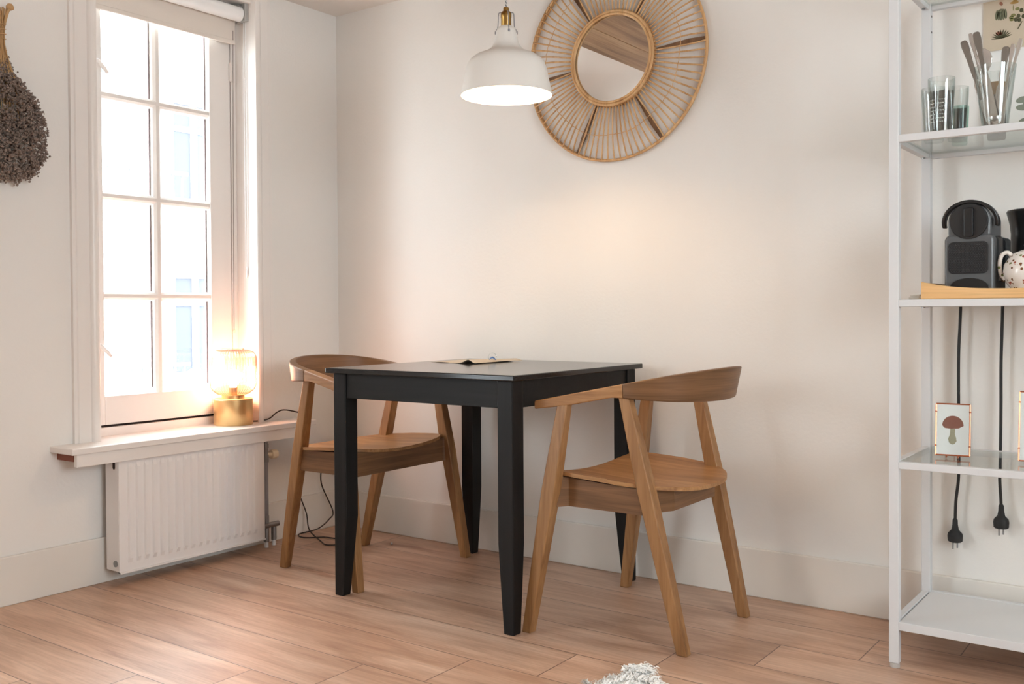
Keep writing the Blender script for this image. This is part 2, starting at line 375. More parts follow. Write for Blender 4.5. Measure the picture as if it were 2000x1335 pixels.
def bar_v(y, z0, z1):
    prof = [(-0.14, y-mw), (-0.112, y-mw*0.9), (-0.104, y-mw*0.35), (-0.104, y+mw*0.35), (-0.112, y+mw*0.9), (-0.14, y+mw)]
    loft(b, [[(p[0], p[1]-wy, z-wz) for p in prof] for z in (z0, z1)])
def bar_h(z, y0, y1):
    prof = [(-0.1395, z-mw*0.8), (-0.1115, z-mw*0.75), (-0.1035, z-mw*0.3), (-0.1035, z+mw*0.3), (-0.1115, z+mw*0.75), (-0.1395, z+mw*0.8)]
    loft(b, [[(p[0], y-wy, p[1]-wz) for p in prof] for y in (y0, y1)])
bar_v(-0.8225, GZ0, GZ1)
for z in MZ: bar_h(z, GY0, GY1)
obj('glazing_bars', b, M['trim'], w)
zs = [GZ0]+MZ+[GZ1]
for i in range(4):
    for (a, c) in ((GY0, -0.8225-mw), (-0.8225+mw, GY1)):
        b = B(); z0 = zs[i]+(0 if i == 0 else mw*0.8); z1 = zs[i+1]-(0 if i == 3 else mw*0.8)
        wb(b, (-0.134, a, z0), (-0.131, c, z1)); obj('pane', b, M['pane'], w)
# dark putty line at the far side of each pane
b = B()
for i in range(4):
    z0 = zs[i]+0.018; z1 = zs[i+1]-0.018
    for y in (-0.8225-mw, GY1): wb(b, (-0.131, y-0.004, z0), (-0.126, y-0.0005, z1))
obj('sealant', b, plain('old_sealant', srgb(120, 105, 105), 0.8), w)
# hinge and catches
b = B()
cyl(b, (-0.094, -0.4905-wy, 1.868-wz), 0.007, 0.075, n=12); wb(b, (-0.1, -0.4995, 1.872), (-0.0965, -0.470, 1.938))
cyl(b, (-0.094, -0.4905-wy, 0.70-wz), 0.007, 0.075, n=12)
obj('hinge', b, M['trim'], w)
for z in (1.81, 0.80):
    b = B(); tube(b, [(-0.098, -1.10-wy, z+0.03-wz), (-0.07, -1.085-wy, z+0.018-wz), (-0.062, -1.063-wy, z-0.006-wz), (-0.064, -1.05-wy, z-0.020-wz)], [0.009, 0.008, 0.0065, 0.006], 8)
    obj('catch_lever', b, M['trim'], w, smooth=True)
b = B(); box(b, (-0.1, -1.315-wy, SILL-0.021-wz), (0.14, -0.262-wy, 0)); 
obj('window_sill', b, M['trim'], w, bevel=0.003)
b = B(); wb(b, (0.112, -1.295, 0.430), (0.132, -0.285, SILL-0.021)); obj('apron_board', b, M['trim'], w, bevel=0.002)
b = B(); wb(b, (0.0, -1.29, 0.446), (0.10, -1.265, SILL-0.022)); obj('sill_bracket', b, M['redbrown'], w)

# unseen windows, added so the rest of the daylight has a source
def simple_window(name, lo, hi, axis, n):
    r = sroot(name); b = B(); f = 0.06
    def add(a0, a1, z0, z1, t0, t1, bm):
        if axis == 'x': box(bm, (t0, a0, z0), (t1, a1, z1))
        else: box(bm, (a0, t0, z0), (a1, t1, z1))
    t0, t1 = (-0.16, -0.1) if name == 'unseen_window_2' else ((ROOM_X+0.1, ROOM_X+0.16) if axis == 'x' else (ROOM_Y-0.16, ROOM_Y-0.1))
    a0, z0 = lo; a1, z1 = hi
    add(a0, a0+f, z0, z1, t0, t1, b); add(a1-f, a1, z0, z1, t0, t1, b); add(a0, a1, z0, z0+f, t0, t1, b); add(a0, a1, z1-f, z1, t0, t1, b)
    for k in range(1, n): add(a0+(a1-a0)*k/n-0.025, a0+(a1-a0)*k/n+0.025, z0, z1, t0, t1, b)
    obj('window_frame', b, M['trim'], r)
    b = B(); add(a0+f, a1-f, z0+f, z1-f, t0+0.02, t0+0.023, b); obj('pane', b, M['pane'], r)
simple_window('unseen_window_2', (WIN2[0], WIN2[2]), (WIN2[1], WIN2[3]), 'x', 2)
simple_window('unseen_window_3', (WIN4[0], WIN4[2]), (WIN4[1], WIN4[3]), 'x', 3)

# ------------------------------------------------------------------ roller blind
t = thing('roller_blind', 'cream roller blind rolled up at the top of the window', 'blind', (-0.045, -0.805, 2.13))
b = B(); cyl(b, (0, -0.325, 0), 0.029, 0.645, 'Y', 28); obj('roller_tube', b, M['tube'], t, smooth='auto')
b = B(); box(b, (-0.029, -0.325, -0.103), (-0.0265, 0.318, 0.0)); obj('fabric', b, M['blind'], t)
b = B(); box(b, (-0.034, -0.325, -0.118), (-0.0225, 0.318, -0.1)); obj('hem_bar', b, M['blind'], t, bevel=0.003)
b = B(); box(b, (-0.03, 0.323, -0.03), (0.03, 0.341, 0.045)); cyl(b, (0.0, 0.306, 0.022), 0.014, 0.02, 'Y', 14); obj('bracket', b, plain('bracket_zinc', srgb(176, 176, 174), 0.45, metal=0.3), t, bevel=0.003)
ox, oy, oz = -0.075+0.045, -0.503+0.805, 0.868-2.13
b = B(); tube(b, [(ox, oy, oz), (ox, oy+0.002, oz+0.5), (ox+0.004, oy+0.006, oz+1.20)], 0.0016, 6); pc = obj('pull_cord', b, plain('cord_grey', srgb(150, 138, 130), 0.8), t)
b = B(); lathe(b, [(0.001, -0.014), (0.0055, -0.012), (0.006, -0.004), (0.002, 0.003)], (ox, oy, oz), n=12, cap0=True, cap1=True); obj('bead', b, M['knob'], pc, smooth=True)
ox, oy, oz = -0.03+0.045, -0.4695+0.805, 1.12-2.13
b = B(); tube(b, smooth_path([(ox, oy, oz+0.985), (ox+0.002, oy, oz+0.5), (ox, oy, oz+0.03), (ox-0.004, oy, oz), (ox-0.010, oy, oz+0.03), (ox-0.012, oy, oz+0.5), (ox-0.010, oy, oz+0.985)]), 0.0014, 6)
pc = obj('pull_chain', b, M['tube'], t)
b = B(); lathe(b, [(0.001, -0.045), (0.004, -0.04), (0.0042, -0.012), (0.001, -0.002)], (ox-0.004, oy, oz), n=10, cap0=True, cap1=True); obj('chain_weight', b, M['tube'], pc, smooth=True)

# ------------------------------------------------------------------ radiator
t = thing('radiator', 'white ribbed panel radiator under the window sill', 'radiator', (0.08, -0.825, 0.045))
rx = 0.12-0.08; y0, y1 = -1.138+0.825, -0.515+0.825; zt = 0.40
b = B()
box(b, (rx-0.012, y0, 0), (rx-0.004, y1, zt))
secs = []
n = 18; m = 0.028; pitch = (y1-y0-2*m)/n
pr = []
for k in range(n):
    ys = y0+m+k*pitch
    pr += [(ys+pitch*0.10, 0), (ys+pitch*0.24, 1), (ys+pitch*0.60, 1), (ys+pitch*0.76, 0)]
pr = [(y0, 0)]+pr+[(y1, 0)]
def rowz(z, d): return [(rx-0.0045+0.0075*h*d, y, z) for y, h in pr]
rows = [rowz(0.0, 0), rowz(0.03, 0), rowz(0.048, 1), rowz(zt-0.04, 1), rowz(zt-0.022, 0), rowz(zt, 0)]
vr = [[b.verts.new(p) for p in r] for r in rows]
for i in range(len(vr)-1):
    for j in range(len(pr)-1): b.faces.new((vr[i][j], vr[i][j+1], vr[i+1][j+1], vr[i+1][j]))
box(b, (rx-0.012, y0, -0.001), (rx+0.001, y1, 0.005)); 
obj('front_panel', b, M['radiator'], t)
b = B(); box(b, (-0.040, y0+0.01, 0.004), (-0.028, y1-0.01, zt)); obj('rear_panel', b, M['radiator'], t)
for ye in (y0, y1-0.003):
    b = B(); box(b, (-0.042, ye-0.001, 0.006), (rx-0.007, ye+0.003, zt)); obj('side_cover', b, M['radiator'], t, bevel=0.001)
b = B(); cyl(b, (0.014, y0-0.004, 0.032), 0.011, 0.008, 'Y', 16); obj('drain_plug', b, M['steel'], t, smooth='auto')
b = B(); prism(b, rrect(0.002, 0.355, 0.016, 0.392, 0.0065), y0-0.0018, y0-0.0008, 'Y'); obj('vent_slot', b, M['dark'], t)
pv = B(); py = -0.478+0.825
tube(pv, [(0.0, py, 0.06), (0.0, py, 0.30)], 0.0095, 14); obj('riser_pipe', pv, M['greypaint'], t, smooth='auto')
pv = B()
cyl(pv, (0.0, py, 0.295), 0.012, 0.03, n=8); cyl(pv, (0, py, 0.325), 0.009, 0.03, n=14); cyl(pv, (0, py, 0.352), 0.012, 0.015, n=8)
tube(pv, smooth_path([(0, py, 0.362), (0, py, 0.385), (0, py-0.012, 0.40), (0, py-0.035, 0.403)]), 0.008, 10)
obj('valve_body', pv, M['steel'], t, smooth='auto'); pv = B()
cyl(pv, (0, py, 0.052), 0.011, 0.03, n=8); cyl(pv, (0, py, 0.084), 0.0095, 0.012, n=14)
tube(pv, [(0, py-0.03, 0.042), (0, py+0.06, 0.042)], 0.011, 12); cyl(pv, (0, py, -0.022), 0.011, 0.055, n=8); cyl(pv, (-0.01, py+0.045, -0.022), 0.011, 0.06, n=8)
obj('pipe_fittings', pv, M['steel'], t, smooth='auto')
for sx_, sy_ in ((0, py), (-0.01, py+0.045)):
    pv = B(); cyl(pv, (sx_, sy_, -0.0445), 0.008, 0.028, n=14); obj('pipe_sleeve', pv, M['tube'], t, smooth='auto')
pv = B(); lathe(pv, [(0.008, 0.0), (0.009, 0.02), (0.017, 0.022), (0.019, 0.03), (0.018, 0.048), (0.013, 0.052), (0.004, 0.053)], (0, py+0.004, 0.323), n=20, cap0=True, cap1=True, axis='Y'); obj('valve_knob', pv, M['knob'], t, smooth='auto')

# ------------------------------------------------------------------ table lamp
LX, LY = -0.012, -0.560
t = thing('table_lamp', 'small lit table lamp with rose ribbed glass and brass base on window sill', 'lamp', (LX, LY, SILL))
b = B(); lathe(b, [(0.074, 0), (0.0755, 0.002), (0.0755, 0.1), (0.073, 0.103), (0.03, 0.104)], n=64, cap0=True, cap1=True); obj('base', b, M['brass'], t, smooth='auto')
b = B(); cyl(b, (0, 0, 0.103), 0.044, 0.014, n=40); cyl(b, (0, 0, 0.117), 0.017, 0.03, n=24); obj('socket', b, M['brass'], t, smooth='auto')
b = B(); pf = [(0.046, 0.117), (0.06, 0.121), (0.078, 0.135), (0.088, 0.152), (0.0915, 0.172), (0.0915, 0.255), (0.088, 0.272), (0.078, 0.286), (0.06, 0.294), (0.042, 0.296), (0.042, 0.300)]
lathe(b, pf, n=336, ribs=48, depth=0.022); obj('glass_shade', b, M['lampglass'], t, smooth=True)
b = B(); lathe(b, [(0.012, 0.147), (0.016, 0.158), (0.029, 0.172), (0.033, 0.187), (0.029, 0.203), (0.016, 0.214), (0.002, 0.217)], n=24, cap0=True, cap1=True); obj('bulb', b, M['bulb2'], t, smooth=True)
cp = smooth_path([(0.01, 0.075, 0.006), (0.03, 0.10, 0.006), (0.045, 0.14, 0.012), (0.05, 0.175, 0.034), (0.05, 0.21, 0.042), (0.065, 0.25, 0.034), (0.10, 0.29, 0.016), (0.102, 0.302, -0.02),
    (0.075, 0.31, -0.12), (0.045, 0.287, -0.235), (0.045, 0.294, -0.31), (0.06, 0.32, -0.40), (0.10, 0.30, -0.462), (0.20, 0.27, -0.489), (0.27, 0.24, -0.4895), (0.31, 0.29, -0.4895), (0.25, 0.33, -0.4895), (0.17, 0.325, -0.488),
    (0.10, 0.27, -0.488), (0.055, 0.285, -0.482), (0.085, 0.36, -0.470), (0.09, 0.42, -0.44), (0.06, 0.47, -0.415), (0.042, 0.425, -0.30), (0.04, 0.423, -0.23), (0.03, 0.43, -0.188)], 8)
b = B(); tube(b, cp, 0.0028, 8); obj('power_cord', b, M['browncable'], t, smooth=True)
t = thing('wall_socket', 'small white wall socket low on the window wall behind the left armchair', 'socket', (0.0, -0.13, 0.306))
b = B(); box(b, (0, -0.04, -0.04), (0.009, 0.04, 0.04)); obj('plate', b, M['tube'], t, bevel=0.003)
b = B(); cyl(b, (0.009, 0, 0), 0.019, 0.016, 'X', 20); obj('plug', b, M['tube'], t, bevel=0.003)

# ------------------------------------------------------------------ dining table
TX0, TX1, TY0, TY1 = 0.766, 1.534, -0.798, -0.039
tcx, tcy = (TX0+TX1)/2, (TY0+TY1)/2
t = thing('dining_table', 'black square wooden dining table in the room corner', 'table', (tcx, tcy, 0))
hx, hy = (TX1-TX0)/2, (TY1-TY0)/2
b = B(); box(b, (-hx, -hy, 0.733), (hx, hy, 0.75)); obj('tabletop', b, M['black_top'], t, bevel=0.003)
lo = 0.019; lw = 0.055
b = B()
for s in (-1, 1):
    box(b, (-hx+lo+lw, s*(hy-lo-0.006)-(0.02 if s > 0 else 0), 0.652), (hx-lo-lw, s*(hy-lo-0.006)+(0 if s > 0 else 0.02), 0.733))
    box(b, (s*(hx-lo-0.006)-(0.02 if s > 0 else 0), -hy+lo+lw, 0.652), (s*(hx-lo-0.006)+(0 if s > 0 else 0.02), hy-lo-lw, 0.733))
obj('apron', b, M['black_wood'], t, bevel=0.002)
for sx in (-1, 1):
    for sy in (-1, 1):
        b = B(); ox, oy = sx*(hx-lo), sy*(hy-lo)
        def sec(z, w_): return [(ox, oy, z), (ox-sx*w_, oy, z), (ox-sx*w_, oy-sy*w_, z), (ox, oy-sy*w_, z)]
        loft(b, [sec(0, 0.036), sec(0.16, 0.048), sec(0.26, lw), sec(0.733, lw)]); obj('leg', b, M['black_wood_z'], t, bevel=0.003)

# paper and small wrapper on the table
def sheet_pt(u_, v_):
    x = 0.70+0.31*u_+0.035*v_; y = -0.338+0.235*v_+(-0.05)*u_*0
    return x, y
pp = B(); nu, nv = 24, 14; g = []
for i in range(nu+1):
    row = []
    for j in range(nv+1):
        u_, v_ = i/nu, j/nv
        x = 0.835+0.215*u_+0.02*v_; y = -0.345+0.26*v_-0.02*u_
        z = 0.7512+0.012*math.exp(-((u_-0.86)/0.10)**2)*(1-0.5*v_)+0.002*math.sin(u_*6+v_*3)**2
        row.append(pp.verts.new((x-0.9, y+0.22, z-0.7505)))
    g.append(row)
for i in range(nu):
    for j in range(nv): pp.faces.new((g[i][j], g[i+1][j], g[i+1][j+1], g[i][j+1]))
ps = obj('paper_sheet', pp, M['kraft'], None, smooth=True); ps.location = (0.9, -0.22, 0.7505)
sm = ps.modifiers.new('solid', 'SOLIDIFY'); sm.thickness = 0.0006
tag(ps, 'beige curled paper sheet lying on the black table', 'paper')
pp = B()
secs = []
for k in range(15):
    a = k/14*PI*1.5; r_ = 0.015
    secs.append([(r_*math.cos(a), -0.014, 0.0155+r_*math.sin(a)), (r_*math.cos(a), 0.014, 0.0155+r_*math.sin(a)), ((r_-0.0008)*math.cos(a), 0.014, 0.0155+(r_-0.0008)*math.sin(a)), ((r_-0.0008)*math.cos(a), -0.014, 0.0155+(r_-0.0008)*math.sin(a))])
loft(pp, secs)
wr = thing('curled_wrapper', 'tiny clear and blue curled plastic wrapper on the paper on the table', 'wrapper', (1.03, -0.235, 0.7535), 0.6)
obj('clear_film', pp, M['tumbler'], wr, smooth=True)
pp = B(); loft(pp, [[(-0.014+0.028*q, -0.006+0.012*q*0.3, 0.001+0.010*math.sin(q*PI)+dz) for dz in (0,)]+[(-0.014+0.028*q, 0.006, 0.004+0.012*math.sin(q*PI)), (-0.014+0.028*q, 0.006, 0.005+0.012*math.sin(q*PI)), (-0.014+0.028*q, -0.006, 0.002+0.010*math.sin(q*PI))] for q in [k/8 for k in range(9)]])
obj('blue_strip', pp, plain('blue_foil', srgb(90, 130, 190), 0.4), wr, smooth=True)

# ------------------------------------------------------------------ armchairs
def beam(bm, secs):      # secs: (centre, half x, half y)
    loft(bm, [[(c[0]-a, c[1]-w_, c[2]), (c[0]+a, c[1]-w_, c[2]), (c[0]+a, c[1]+w_, c[2]), (c[0]-a, c[1]+w_, c[2])] for c, a, w_ in secs])
def lerp(a, c, t_): return tuple(a[i]+(c[i]-a[i])*t_ for i in range(3))
def band_path(n=60, tip=0.215):
    """plan line of arm + back from tip (+y side) to tip (-y side), with arclength-free parameter"""
    pts = []
    for k in range(n+1):
        s = -1+2*k/n
        a = abs(s)
        if a > 0.45:
            q = (a-0.45)/0.55; x = -0.07+(0.07+tip)*q; y = 0.232+0.020*q
        else:
            th = a/0.45*PI/2; x = -0.07-0.193*max(0.0, math.cos(th))**0.9; y = 0.232*math.sin(th)
        pts.append((x, y*(1 if s >= 0 else -1), a))
    return pts
def band_section(x, y, tx, ty):
    """x decides height, thickness, width"""
    top = 0.672+0.206*(0.215-x)
    q = max(0.0, min(1.0, (-0.03-x)/0.235)); q = q**1.15*(1-0.12*q)/0.88      # 0 arm -> 1 back
    q = min(q, 1.0)
    h = 0.024+(0.008 if x < 0.1 else 0.008*(0.215-x)/0.115)*(1-q)+q*0.070
    wdt = 0.040*(1-q)+0.019*q
    l = math.hypot(tx, ty); nx, ny = ty/l, -tx/l
    z1, z0 = top, top-h; k = 0.011*q*q      # the back leans outwards towards its top
    if nx*(x+0.0)+ny*y < 0: nx, ny = -nx, -ny
    return [(x-nx*(wdt/2+k), y-ny*(wdt/2+k), z0), (x+nx*(wdt/2-k), y+ny*(wdt/2-k), z0), (x+nx*(wdt/2+k), y+ny*(wdt/2+k), z1), (x-nx*(wdt/2-k), y-ny*(wdt/2-k), z1)]
def make_chair(label, loc, rotz, tip=0.215):
    t = thing('armchair', label, 'chair', loc, rotz, 'wooden armchairs at the black table')
    P = band_path(96, tip)
    secs = []
    for i, (x, y, a) in enumerate(P):
        p0 = P[max(i-1, 0)]; p1 = P[min(i+1, len(P)-1)]
        secs.append((x, band_section(x, y, p1[0]-p0[0], p1[1]-p0[1])))
    mid = [s for x, s in secs if x <= -0.062]
    n0 = next(i for i, (x, s) in enumerate(secs) if x <= -0.062)
    n1 = len(secs)-1-n0
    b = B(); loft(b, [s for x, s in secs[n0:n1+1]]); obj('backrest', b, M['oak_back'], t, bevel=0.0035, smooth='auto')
    for rng in (secs[:n0+1], secs[n1:]):
        b = B(); loft(b, [s for x, s in rng]); obj('armrest', b, M['oak_x'], t, bevel=0.0035, smooth='auto')
    for sy in (-1, 1):
        f0, f1 = (0.228, sy*0.285, 0), (0.122, sy*0.250, 0.665)
        b = B(); beam(b, [(f0, 0.015, 0.015), (lerp(f0, f1, 0.3), 0.0185, 0.018), (lerp(f0, f1, 0.62), 0.0225, 0.020), (lerp(f0, f1, 0.8), 0.020, 0.018), (f1, 0.0165, 0.015)])
        obj('leg', b, M['oak_z'], t, bevel=0.003, smooth='auto')
        r0, r1 = (-0.228, sy*0.205, 0), (-0.062, sy*0.228, 0.705)
        b = B(); beam(b, [(r0, 0.0155, 0.015), (lerp(r0, r1, 0.3), 0.019, 0.018), (lerp(r0, r1, 0.62), 0.0215, 0.020), (lerp(r0, r1, 0.8), 0.019, 0.018), (r1, 0.0155, 0.015)])
        obj('leg', b, M['oak_z'], t, bevel=0.003, smooth='auto')
    # seat
    b = B(); out = []
    A = 0.178
    nr, na = 7, 64
    def rim(a):
        c, s = math.cos(a), math.sin(a)
        if c >= 0:   # front half: rounded rectangle
            e = 7.0; r = (abs(c/A)**e+abs(s/0.245)**e)**(-1/e)
        else:
            e = 2.45; r = (abs(c/0.228)**e+abs(s/0.245)**e)**(-1/e)
        return r*c, r*s
    def sz(x, y): return 0.4375+0.022*(abs(y)/0.245)**2*(1-0.35*max(0, -x/0.25))+0.012*max(0, (x+0.05)/0.23)
    rows = []
    for side in (0, 1):
        dz = -0.011*side
        c0 = b.verts.new((0, 0, sz(0, 0)+dz)); rr = []
        for i in range(1, nr+1):
            row = []
            for k in range(na):
                x, y = rim(2*PI*k/na); x *= i/nr; y *= i/nr; row.append(b.verts.new((x, y, sz(x, y)+dz)))
            rr.append(row)
        for k in range(na):
            b.faces.new((c0, rr[0][k], rr[0][(k+1) % na]))
            for i in range(nr-1): b.faces.new((rr[i][k], rr[i+1][k], rr[i+1][(k+1) % na], rr[i][(k+1) % na]))
        rows.append(rr[-1])
    for k in range(na): b.faces.new((rows[0][k], rows[1][k], rows[1][(k+1) % na], rows[0][(k+1) % na]))
    obj('seat', b, M['oak_x'], t, smooth='auto')
    # rails under the seat
    def rail(p, q, z0, z1a, z1b, th=0.011):
        d = Vector((q[0]-p[0], q[1]-p[1], 0)).normalized(); nn = Vector((-d.y, d.x, 0))*th
        loft(b, [[(p[0]-nn.x, p[1]-nn.y, z0), (p[0]+nn.x, p[1]+nn.y, z0), (p[0]+nn.x, p[1]+nn.y, z1a), (p[0]-nn.x, p[1]-nn.y, z1a)],
                 [(q[0]-nn.x, q[1]-nn.y, z0), (q[0]+nn.x, q[1]+nn.y, z0), (q[0]+nn.x, q[1]+nn.y, z1b), (q[0]-nn.x, q[1]-nn.y, z1b)]])
    zlow = 0.368
    for sy in (-1, 1):
        b = B()
        rail((0.155, sy*0.252), (0.13, sy*0.212), zlow, 0.456, 0.451)
        rail((0.135, sy*0.215), (0.0, sy*0.215), zlow, 0.4515, 0.4435); rail((0.0, sy*0.215), (-0.12, sy*0.215), zlow, 0.4435, 0.4400)
        rail((-0.155, sy*0.13), (-0.112, sy*0.22), zlow+0.004, 0.432, 0.440)
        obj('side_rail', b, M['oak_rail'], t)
    # front and rear rails follow the dished seat along their upper edge
    for x in (0.15, -0.155):
        secs2 = []; b = B()
        hw = 0.235 if x > 0 else 0.135
        for k in range(13):
            y = -hw+2*hw*k/12; zt_ = sz(x, y)-0.0115
            zb = zlow+(0.004 if x < 0 else 0)
            secs2.append([(x-0.011, y, zb), (x+0.011, y, zb), (x+0.011, y, zt_), (x-0.011, y, zt_)])
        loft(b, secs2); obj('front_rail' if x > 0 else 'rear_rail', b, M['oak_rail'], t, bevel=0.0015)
    return t
make_chair('oak armchair with curved back to the right of the black table', (1.752, -0.432, 0), PI)
make_chair('oak armchair behind the table legs, nearest the window and table lamp', (0.600, -0.430, 0), 0, 0.183)

# ------------------------------------------------------------------ pendant lamp
PXc, PYc, PZ = 1.384, -0.62, 1.589
k_ = 0.1405/412
t = thing('pendant_lamp', 'white bell shaped pendant lamp with brass socket hanging over the table', 'lamp', (PXc, PYc, PZ))
prof = [(0.1405, 0), (0.1375, 0.012), (0.131, 0.043), (0.1235, 0.08), (0.118, 0.096), (0.110, 0.108), (0.095, 0.119), (0.075, 0.1275), (0.058, 0.135), (0.046, 0.145), (0.0385, 0.158), (0.0345, 0.175), (0.0305, 0.196), (0.026, 0.206), (0.017, 0.211)]
b = B(); lathe(b, prof, n=96); lathe(b, [(max(r-0.0016, 0.001), max(z-0.0012, 0)) for r, z in prof], n=96)
lathe(b, [(0.1405, 0), (0.1389, 0)], n=96)
obj('shade', b, M['shade_out'], t, smooth='auto')
b = B(); lathe(b, [(0.0145, 0.209), (0.0155, 0.212), (0.0155, 0.236), (0.0165, 0.238), (0.0165, 0.250), (0.013, 0.2545), (0.009, 0.257), (0.0085, 0.267), (0.005, 0.269)], n=32, cap0=True, cap1=True); obj('socket', b, M['brass_dark'], t, smooth='auto')
for a in (math.radians(36), math.radians(-144), math.radians(-38)):
    c, s = math.cos(a), math.sin(a); b = B()
    tube(b, smooth_path([(r*c, r*s, z) for r, z in ((0.012, 0.2525), (0.020, 0.252), (0.0235, 0.245), (0.0245, 0.220), (0.0265, 0.203), (0.030, 0.200), (0.0295, 0.194), (0.0325, 0.189))]), 0.0015, 6)
    cyl(b, (0.0315*c, 0.0315*s, 0.187), 0.0035, 0.008, n=10)
    obj('wire_clip', b, M['greypaint'], t, smooth=True)
m, nt, bb = new_mat('striped_textile_cord'); tc = nt.nodes.new('ShaderNodeTexCoord'); wv = nt.nodes.new('ShaderNodeTexWave'); wv.bands_direction = 'DIAGONAL'; wv.inputs['Scale'].default_value = 60
nt.links.new(tc.outputs['Object'], wv.inputs['Vector']); cr = nt.nodes.new('ShaderNodeValToRGB'); cr.color_ramp.elements[0].color = srgb(95, 95, 98); cr.color_ramp.elements[1].color = srgb(215, 212, 208); nt.links.new(wv.outputs['Fac'], cr.inputs[0]); nt.links.new(cr.outputs[0], bb.inputs['Base Color'])
b = B(); tube(b, smooth_path([(0, 0, 0.267), (0.001, 0, 0.33), (0.003, 0.001, 0.45), (0.001, 0, 0.617)]), 0.0036, 10); obj('cord', b, m, t, smooth=True)
b = B(); cyl(b, (0, 0, 0.579), 0.045, 0.038, n=32); obj('ceiling_cup', b, M['shade_out'], t, bevel=0.003)
b = B(); lathe(b, [(0.012, 0.13), (0.014, 0.115), (0.026, 0.095), (0.030, 0.075), (0.026, 0.055), (0.013, 0.046), (0.001, 0.044)], n=28, cap0=True, cap1=True); obj('bulb', b, M['bulb'], t, smooth=True)

# ------------------------------------------------------------------ round mirror
MX, MZ_ = 1.4085, 1.822
t = thing('sunburst_mirror', 'round rattan sunburst mirror hanging on the back wall', 'mirror', (MX, 0, MZ_))
def pol(r, a, y): return (r*math.cos(a), y, r*math.sin(a))
RO, RI, RG = 0.357, 0.163, 0.150
b = B(); tube(b, [pol(RO, 2*PI*k/120, -0.016) for k in range(120)], 0.0052, 8, closed=True); tube(b, [pol(RO-0.002, 2*PI*k/120, -0.0065) for k in range(120)], 0.0045, 8, closed=True); obj('outer_rim', b, M['cane'], t, smooth=True)
b = B()
for r, y, rr in ((RI+0.001, -0.029, 0.0058), (RI-0.0085, -0.031, 0.005), (RI+0.004, -0.019, 0.005)): tube(b, [pol(r, 2*PI*k/96, y) for k in range(96)], rr, 8, closed=True)
obj('inner_ring', b, M['cane'], t, smooth=True)
b = B(); lathe(b, [(0.001, -0.024), (RG+0.006, -0.024)], n=96, axis='Y'); f = b.faces; lathe(b, [(RG+0.006, -0.024), (RG+0.006, -0.020)], n=96, axis='Y'); obj('mirror_glass', b, M['mirror'], t)
b = B(); lathe(b, [(RG+0.012, -0.020), (RG+0.012, -0.001)], n=64, cap0=True, cap1=True, axis='Y'); obj('backing', b, M['cane_dark'], t)
wed = [math.radians(3+60*k+d) for k, d in enumerate((0, -4, 0, 4, 1, -1))]
for a in wed:
    b = B()
    c, s = math.cos(a), math.sin(a); nx, nz = -s, c
    secs = []
    for r, hw in ((RI+0.004, 0.0035), (0.29, 0.0085), (RO-0.003, 0.0035)):
        secs.append([(r*c-nx*hw, -0.012, r*s-nz*hw), (r*c+nx*hw, -0.012, r*s+nz*hw), (r*c+nx*hw, -0.006, r*s+nz*hw), (r*c-nx*hw, -0.006, r*s-nz*hw)])
    loft(b, secs); obj('brace_strip', b, M['cane_dark'], t, label='dark brown brace strip')
NR = 14
for q in range(6):
    a0 = wed[q]; a1 = wed[(q+1) % 6]+(2*PI if q == 5 else 0)
    b = B()
    for i in range(NR):
        f = (i+0.5)/NR; ai = a0+(a1-a0)*f
        bow = (f-0.5)*0.045
        ro = a0+(a1-a0)*(0.035+0.93*(i)/(NR-1)); 
        pts = []
        for k in range(9):
            u_ = k/8; r = RI+(RO-RI)*u_; a = ai+(ro-ai)*u_ - bow*math.sin(u_*PI)
            y = -0.024-0.012*math.sin(u_*PI*0.85)+0.008*u_
            pts.append(pol(r, a, y))
        tube(b, pts, 0.0030, 6)
    obj('cane_spokes', b, M['cane'], t, smooth=True)
b = B()
rt = 0.272
tube(b, [pol(rt+0.002*math.sin(a*9), a, -0.0385+0.0022*math.sin(k*1.6)) for k, a in [(k, 2*PI*k/240) for k in range(240)]], 0.0013, 6, closed=True); obj('tie_ring', b, M['cane'], t, smooth=True)

# ------------------------------------------------------------------ dried bouquet
t = thing('dried_bouquet', 'bunch of dried brown flowers hanging upside down on the window wall', 'dried flowers', (0.0, -1.482, 1.87))
b = B(); rnd = random.Random(3)
heads = []
for k in range(46):
    a = rnd.uniform(-1, 1); d = rnd.uniform(0, 1)
    top = (0.03+0.02*rnd.random(), a*0.022, rnd.uniform(-0.03, 0.03)); nk = (0.035+0.018*rnd.random(), a*0.014, -0.09)
    end = (0.03+0.03*d, a*0.09, -0.22-0.12*rnd.random())
    tube(b, smooth_path([top, nk, (0.04+0.02*d, a*0.05, -0.19), end], 4), 0.0018, 5)
    heads.append(end)
tube(b, smooth_path([(0.04, 0.0, -0.10), (0.045, 0.012, -0.03), (0.05, 0.022, 0.015), (0.05, 0.030, 0.03)], 4), 0.005, 6)
tube(b, smooth_path([(0.04, 0.0, -0.12), (0.045, -0.004, -0.03), (0.045, -0.002, 0.02)], 4), 0.006, 6)
obj('stems', b, M['stem'], t, smooth=True)
b = B(); lathe(b, [(0.004, 0), (0.011, 0.004), (0.012, 0.012), (0.007, 0.020)], (0.05, 0.030, 0.022), n=10, cap0=True, cap1=True); obj('stem_end', b, M['stem'], t, smooth=True); b = B(); tube(b, [(0.045+0.017*math.cos(x*0.9), 0.017*math.sin(x*0.9), -0.075+0.0022*x) for x in range(24)], 0.0016, 5); obj('raffia_tie', b, M['stem'], t, smooth=True)
